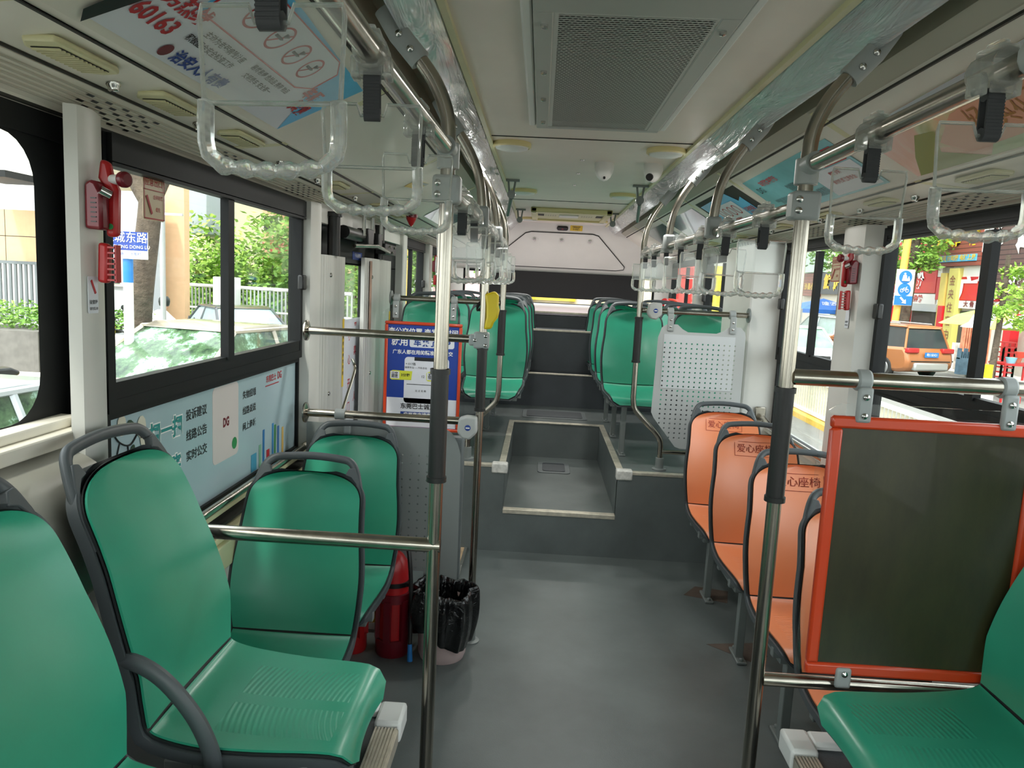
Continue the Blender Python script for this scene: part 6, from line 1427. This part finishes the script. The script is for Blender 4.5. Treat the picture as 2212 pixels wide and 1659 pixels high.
sg('wide red shop sign with a large white character, behind the column', 2022, 598, 2160, 650, 'signred', [('广西', .95, .68, .48, 1.5)], 'inkwhite', bold=.05)
sg('white strip with spaced dark red characters under the wide red sign', 2022, 650, 2205, 668, 'signwhite', [('大 骨 熬 汤   新 鲜', .8, .6, .5, 1.3)], 'dred')
sg('dark brown slatted sign with a huge white character at the top right', 2135, 440, 2290, 585, 'slat2', [('鸿', .62, .10, .58, 1.1), ('记', .62, .6, .58, 1.1)], 'inkwhite', depth=.25, bold=.05)
sg('lower dark brown slatted sign on the right with pale characters', 2140, 588, 2290, 645, 'slat2', [('鸿运', .8, .5, .5, 1.1)], 'inkwhite', depth=.25)
sg('black shop sign with gold characters seen beyond the blue tent', 1772, 587, 1842, 636, 'blackp', [('鲜记烧', .7, .55, .5, 1.5)], 'yellowst', bold=.05)
sg('brown slatted shop sign with gold writing left of the black one', 1735, 590, 1770, 640, 'slat', [('沙县小吃', .3, .5, .4, 1.3)], 'yellowst')
sg('red shop sign corner at the far right edge', 2195, 655, 2300, 690, 'signred', [('煲仔饭', .6, .3, .5, 1.1)], 'inkwhite', depth=.7)
# tan tiled column signs
o, y0, y1, z0, z1 = shopbox('column_sign', 'tall yellow-green column with vertical red characters between the shops', 'column', 2040, 580, 2060, 768, mat('lime_column', '#c9c06a', .6), .3)
shoptext(o, [(c_, .42, (-(y0 + y1) / 2, z1 - .5 - k * .52)) for k, c_ in enumerate('金央住宿由此进')], XF - .32, 'dred')
o, y0, y1, z0, z1 = shopbox('column_sign', 'narrow yellow column left of the yellow-green one', 'column', 2022, 590, 2034, 768, mat('yellow_column', '#d8c46a', .6), .25)
# shop fronts: dark openings, red pillars, shutters
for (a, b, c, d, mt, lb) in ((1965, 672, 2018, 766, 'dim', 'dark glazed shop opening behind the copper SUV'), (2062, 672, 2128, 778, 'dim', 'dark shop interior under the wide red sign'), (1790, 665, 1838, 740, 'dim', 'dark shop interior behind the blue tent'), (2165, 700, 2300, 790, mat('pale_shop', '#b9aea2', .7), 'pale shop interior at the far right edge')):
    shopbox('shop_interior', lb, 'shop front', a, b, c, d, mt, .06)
for (a, b, c, d, lb) in ((2020, 660, 2030, 760, 'red pillar between two shops behind the SUV'), (1905, 660, 1922, 715, 'red draped curtain at the left shop front'), (1943, 660, 1950, 715, 'thin red pillar behind the yellow pole'), (2164, 690, 2180, 780, 'red wall panel behind the umbrellas'), (1828, 655, 1836, 720, 'dark red pillar beside the blue tent')):
    shopbox('red_pillar', lb, 'pillar', a, b, c, d, 'signred', .35)
shopbox('shutter_box', 'grey roller shutter box above the shop openings', 'shutter', 1960, 656, 2022, 672, 'galv', .3)
# upper windows and balconies
for k, (a, b, c, d) in enumerate(((2022, 575, 2036, 598), (2060, 570, 2120, 600))):
    shopbox('upper_window', 'pale window band above the shop signs, ' + ('left of' if k == 0 else 'right of') + ' the yellow-green column', 'window', a, b, c, d, 'frosted', .12)
q, *_ = shopbox('pale_wall_panel', 'pale wall panel with green print far along the shop street', 'wall panel', 1735, 545, 1775, 588, mat('mint_panel', '#bfe0cc', .6), .3)
# blue tent
p = at(1779, 645, 36); t = thing('market_tent', 'blue pyramid tent with white lettering in front of the shops', 'tent', (p.x, 36, ZG)); za = at(1779, 668, 36).z
w = 1.45; ap = Vector((p.x, 36, p.z)); cs = [Vector((p.x - w, 36 - w, za)), Vector((p.x + w, 36 - w, za)), Vector((p.x + w, 36 + w, za)), Vector((p.x - w, 36 + w, za))]
q = MB(); vs = [ap] + cs + [c - Vector((0, 0, .18)) for c in cs]; q.add(vs, [(0, 1, 2), (0, 2, 3), (0, 3, 4), (0, 4, 1)] + [(1 + i, 1 + (i + 1) % 4, 5 + (i + 1) % 4, 5 + i) for i in range(4)]); q.build('canopy', mat('blue_tent_cloth', '#2a6fc9', .6), t, smooth=False, solid=.01)
for c in cs: MB().bb(c.x - .03, c.x + .03, c.y - .03, c.y + .03, ZG, za).build('leg', 'galv', t)
text([('啤酒', .35, (0, 0))], ap.lerp((cs[0] + cs[1]) / 2, .55) + Vector((0, -.03, .02)), (1, 0, 0), (0, .35, .3), 'inkwhite', t)
# umbrellas
def umbrella(px, py, Y, r, label, cols):
    p = at(px, py, Y); t = thing('parasol', label, 'parasol', (p.x, Y, ZG)); n = 8
    for k in range(n):
        a0, a1 = 2 * pi * k / n, 2 * pi * (k + 1) / n; q = MB(); c = Vector((p.x, Y, p.z))
        e0 = c + Vector((r * cos(a0), r * sin(a0), -.5)); e1 = c + Vector((r * cos(a1), r * sin(a1), -.5)); m0 = c + (e0 - c) * .55 + Vector((0, 0, .08)); m1 = c + (e1 - c) * .55 + Vector((0, 0, .08))
        q.add([c, m0, m1, e0, e1], [(0, 1, 2), (1, 3, 4, 2)]); q.build('canopy_panel', cols[k % len(cols)], t, smooth=False, solid=.01)
    MB().cyl((p.x, Y, ZG), (p.x, Y, p.z), .03, 8).build('pole', 'galv', t)
cy, cw, cr, cg, cp = [mat('parasol_' + n_, c_, .6) for n_, c_ in (('yellow', '#e8dc5a'), ('white', '#ece8e4'), ('red', '#d8675a'), ('green', '#8fc46a'), ('lilac', '#b9a8d8'))]
umbrella(2118, 668, 24, 1.15, 'yellow red and white striped parasol in front of the shops', [cy, cw, cr, cg])
umbrella(2165, 672, 21.5, 1.0, 'white and yellow parasol right of the window divider', [cw, cw, cy])
umbrella(2245, 672, 20.5, 1.0, 'lilac and white parasol at the far right edge', [cp, cw])
# market goods
for k, (px, py, Y, w, h, c_, lb, nm) in enumerate(((2108, 735, 26, .9, 1.6, '#d98a6a', 'rack of hanging orange strings under the parasol', 'goods_rack'), (2098, 765, 25, .8, .35, '#6f8fa8', 'low metal basket of goods under the parasol', 'goods_basket'), (2072, 762, 27, .45, .7, '#d8d8d2', 'white box beside the yellow-green column', 'goods_box'))):
    p = at(px, py, Y); q = MB()
    n = 12
    for i in range(n): q.bb(p.x - w / 2 + w * i / n, p.x - w / 2 + w * (i + .55) / n, Y - .1, Y + .1, p.z - h / 2, p.z + h / 2 - .1 * (i % 3))
    q.bb(p.x - w / 2, p.x + w / 2, Y - .12, Y + .12, ZG + .1, p.z - h / 2 + .04); o = q.build(nm, mat('goods_' + str(k), c_, .7, nz=.3, nscale=5), None, smooth=False); tag(o, lb, 'goods')
p = at(2175, 750, 20); t = thing('stool_stack', 'tall stack of red plastic stools at the right', 'stools', (p.x, 20, ZG))
for k in range(9): q = MB(); z = ZG + .1 + k * .13; q.bb(p.x - .16, p.x + .16, 19.85, 20.15, z + .28, z + .31); [q.bb(p.x + a * .15 - .02, p.x + a * .15 + .02, 20 + b * .13 - .02, 20 + b * .13 + .02, z, z + .28) for a in (-1, 1) for b in (-1, 1)]; q.build('stool', 'red', t, smooth=False)
t = thing('goods_table', 'low red table with coloured plastic basins at the far right', 'table', (at(2200, 785, 19).x, 19, ZG)); c0 = at(2200, 785, 19)
q = MB(); q.bb(c0.x - .5, c0.x + .7, 18.7, 19.4, c0.z - .05, c0.z); [q.bb(c0.x + a - .02, c0.x + a + .02, 18.75, 18.79, ZG, c0.z) for a in (-.45, 0, .6)]; q.build('table_frame', 'red', t, smooth=False)
for k, (dx, c_) in enumerate(((-.25, '#7ab8c8'), (.0, '#e09a7a'), (.25, '#4f6fc0'), (.45, '#d88a5a'), (-.05, '#c8402f'))):
    q = MB().lathe([(.09, 0), (.13, .14), (.12, .14), (.085, .01)], (c0.x + dx, 19 + (.1 if k % 2 else -.1), c0.z + (.0 if k < 4 else .15)), 16).build('plastic_basin', mat('basin_%d' % k, c_, .4), None); tag(q, ('teal', 'peach', 'blue', 'orange', 'red')[k] + ' plastic basin on the low red table', 'basin', 'plastic basins')
# blue pedestrian and cycle sign on the yellow pole
YQ = 29.0; q_ = YQ / 24; p = at(1951, 620, YQ); t = thing('cycle_path_sign', 'blue and white pedestrian and bicycle path sign on a yellow pole', 'road sign', (p.x, YQ, ZG))
pp = MB(); pp.tube([(p.x - .18, YQ + .1, ZG), (p.x - .02, YQ + .1, 2.8), (p.x + .12, YQ + .1, 7)], .13, 14); pp.build('pole', mat('yellow_pole_paint', '#dbb455', .5), t)
zt = at(1953, 582, YQ).z; zb = at(1950, 660, YQ).z
MB().bb(p.x - .28 * q_, p.x + .28 * q_, YQ - .1, YQ - .07, zb, zt).build('plate', 'white', t, bevel=.01)
MB().bb(p.x - .27 * q_, p.x + .27 * q_, YQ - .115, YQ - .1, zb + .02, zb + .30 * q_).build('arrow_field', 'bluep', t, smooth=False)
for dz in (.235 * q_, .62 * q_): MB().disc((p.x, YQ - .11, zt - dz), .2 * q_, (1, 0, 0), UZ, 28).build('blue_disc', 'bluep', t, smooth=False)
def SV(c, a, b): return c + Vector((a, 0, b)) * q_
g = MB(); c0 = Vector((p.x, YQ - .13, zt - .235 * q_)); g.disc(SV(c0, -.03, .10), .032 * q_, (1, 0, 0), UZ, 12); g.add([SV(c0, a, b) for a, b in ((-.08, .06), (.02, .06), (.05, -.12), (-.11, -.12))], [(0, 1, 2, 3)]); g.disc(SV(c0, .09, .0), .022 * q_, (1, 0, 0), UZ, 10); g.add([SV(c0, a, b) for a, b in ((.06, -.03), (.12, -.03), (.13, -.12), (.05, -.12))], [(0, 1, 2, 3)]); g.build('pedestrian_symbol', 'inkwhite', t, smooth=False)
g = MB(); c0 = Vector((p.x, YQ - .13, zt - .62 * q_)); g.disc(SV(c0, -.08, -.03), .055 * q_, (1, 0, 0), UZ, 18, .042 * q_); g.disc(SV(c0, .08, -.03), .055 * q_, (1, 0, 0), UZ, 18, .042 * q_); g.tube([SV(c0, *v) for v in ((-.08, -.03), (-.03, .05), (.05, .05), (0, -.03), (-.03, .05))], .009, 6); g.tube([SV(c0, *v) for v in ((.08, -.03), (.045, .08), (.08, .085))], .009, 6); g.build('bicycle_symbol', 'inkwhite', t)
g = MB(); c0 = Vector((p.x, YQ - .13, zb + .16 * q_)); g.add([SV(c0, a, b) for a, b in ((-.12, .07), (-.08, .11), (.03, -.0), (.07, .04), (.09, -.10), (-.05, -.08), (-.01, -.04))], [(0, 1, 2, 3, 4, 5, 6)]); g.build('arrow', 'inkwhite', t, smooth=False)
p = at(1968, 620, 30.5); tree('street_tree', 'tree with dark trunk behind the blue cycle sign', (p.x - .1, 30.5, ZG), [([(-.15, 0, 0), (0, 0, 2), (.1, 0, 4), (.05, 0, 6)], .22, .15)], [((-1.1, 0, 4.3), (.9, .8, .6)), ((-.75, -.3, 3.5), (.65, .6, .45)), ((.7, 0, 4.7), (.7, .6, .55)), ((.45, -.2, 4.0), (.5, .4, .35)), ((-.2, 0, 6.4), (1.8, 1.4, .8))], 'leaf', 420, .13, .1, 31)
p = at(2157, 700, 19); tree('young_tree', 'young tree with bright yellow-green leaves at the right', (p.x, 19, ZG), [([(-.05, 0, 0), (0, 0, 1.2), (.03, 0, 2.4), (.02, 0, 3.6)], .09, .05)], [((.15, 0, 2.7), (.55, .4, .16)), ((.55, .1, 2.35), (.45, .4, .14)), ((-.15, -.1, 2.2), (.35, .3, .14)), ((.25, 0, 3.2), (.3, .3, .12)), ((.8, 0, 2.9), (.3, .3, .14)), ((.5, -.1, 1.95), (.3, .25, .1))], 'leaf2', 240, .075, .1, 32)
p = at(1830, 500, 34); tree('street_tree', 'green tree crown above the black and gold shop sign', (p.x, 34, ZG), [([(0, 0, 0), (0, 0, 4)], .15, .1)], [((0, 0, 4.6), (1.8, 1.5, 1.1))], 'leaf', 1500, .13, .1, 33)
q = MB(); p = at(2139, 770, 17); q.cyl((p.x, 17, ZG), (p.x, 17, ZG + .75), .16, 14); o = q.build('white_bollard', 'white', None); tag(o, 'short white bollard with yellow top by the young tree', 'bollard'); MB().cyl((p.x, 17, ZG + .75), (p.x, 17, ZG + 1.05), .09, 12).build('yellow_top', 'yellow', o)
# white street fence close to the bus
XFc = 5.1; t = thing('street_fence', 'white barred street fence outside the lower right windows', 'fence', (XFc, 10, ZG)); q = MB(); yy = 3.0
while yy < 24: q.bb(XFc - .012, XFc + .012, yy, yy + .045, ZG + .12, 0); yy += .13
q.build('bars', mat('fence_bar_paint', '#c9c2ab', .6), t, smooth=False); q = MB(); q.bb(XFc - .03, XFc + .03, 3, 24, -.06, 0); q.bb(XFc - .03, XFc + .03, 3, 24, ZG + .12, ZG + .18); q.build('rails', 'white', t, smooth=False)
MB().bb(XFc - .18, XFc + .18, 3, 24, ZG, ZG + .1).build('base_kerb', mat('yellow_kerb', '#d9b24a', .7, nz=.2), t, smooth=False)
# behind the bus: what the rear window and the last side windows show
block('rear_street_building', 'yellow and blue shop frontage seen through the slit of the rear window', -9, 9, 48, 52, ZG, 9, mat('rear_frontage', '#d8c9a8', .7, nz=.3, nscale=.6), [(-3, -1.5, 1, 2.4), (1, 2.4, 1, 2.4)])
q = MB(); q.bb(-6, 2, 47.7, 47.95, .6, 1.3); o = q.build('rear_banner', 'yellowst', None, smooth=False); tag(o, 'orange yellow banner seen in the slit under the rear blind', 'banner')
for i, (px, c_, lb) in enumerate(((1490, '#cf3a35', 'red shop board seen past the rear right seats'), (1560, '#d9c64a', 'yellow notice wall seen through the right rear window'), (1640, '#6f8f7c', 'green grey shop front seen through the right rear window'))):
    p = at(px, 640, 30); q = MB().bb(p.x - .9, p.x + .9, 30, 30.3, ZG, 2.6).build('distant_board', mat('distant_%d' % i, c_, .7, nz=.15, nscale=1), None, smooth=False); tag(q, lb, 'board')
# the bus' own outer shell below the windows (seen past the fence)
# remove unused template objects
for o in list(COL.objects):
    if o.get('label') == 'x':
        for ch in list(o.children_recursive) + [o]: bpy.data.objects.remove(ch)
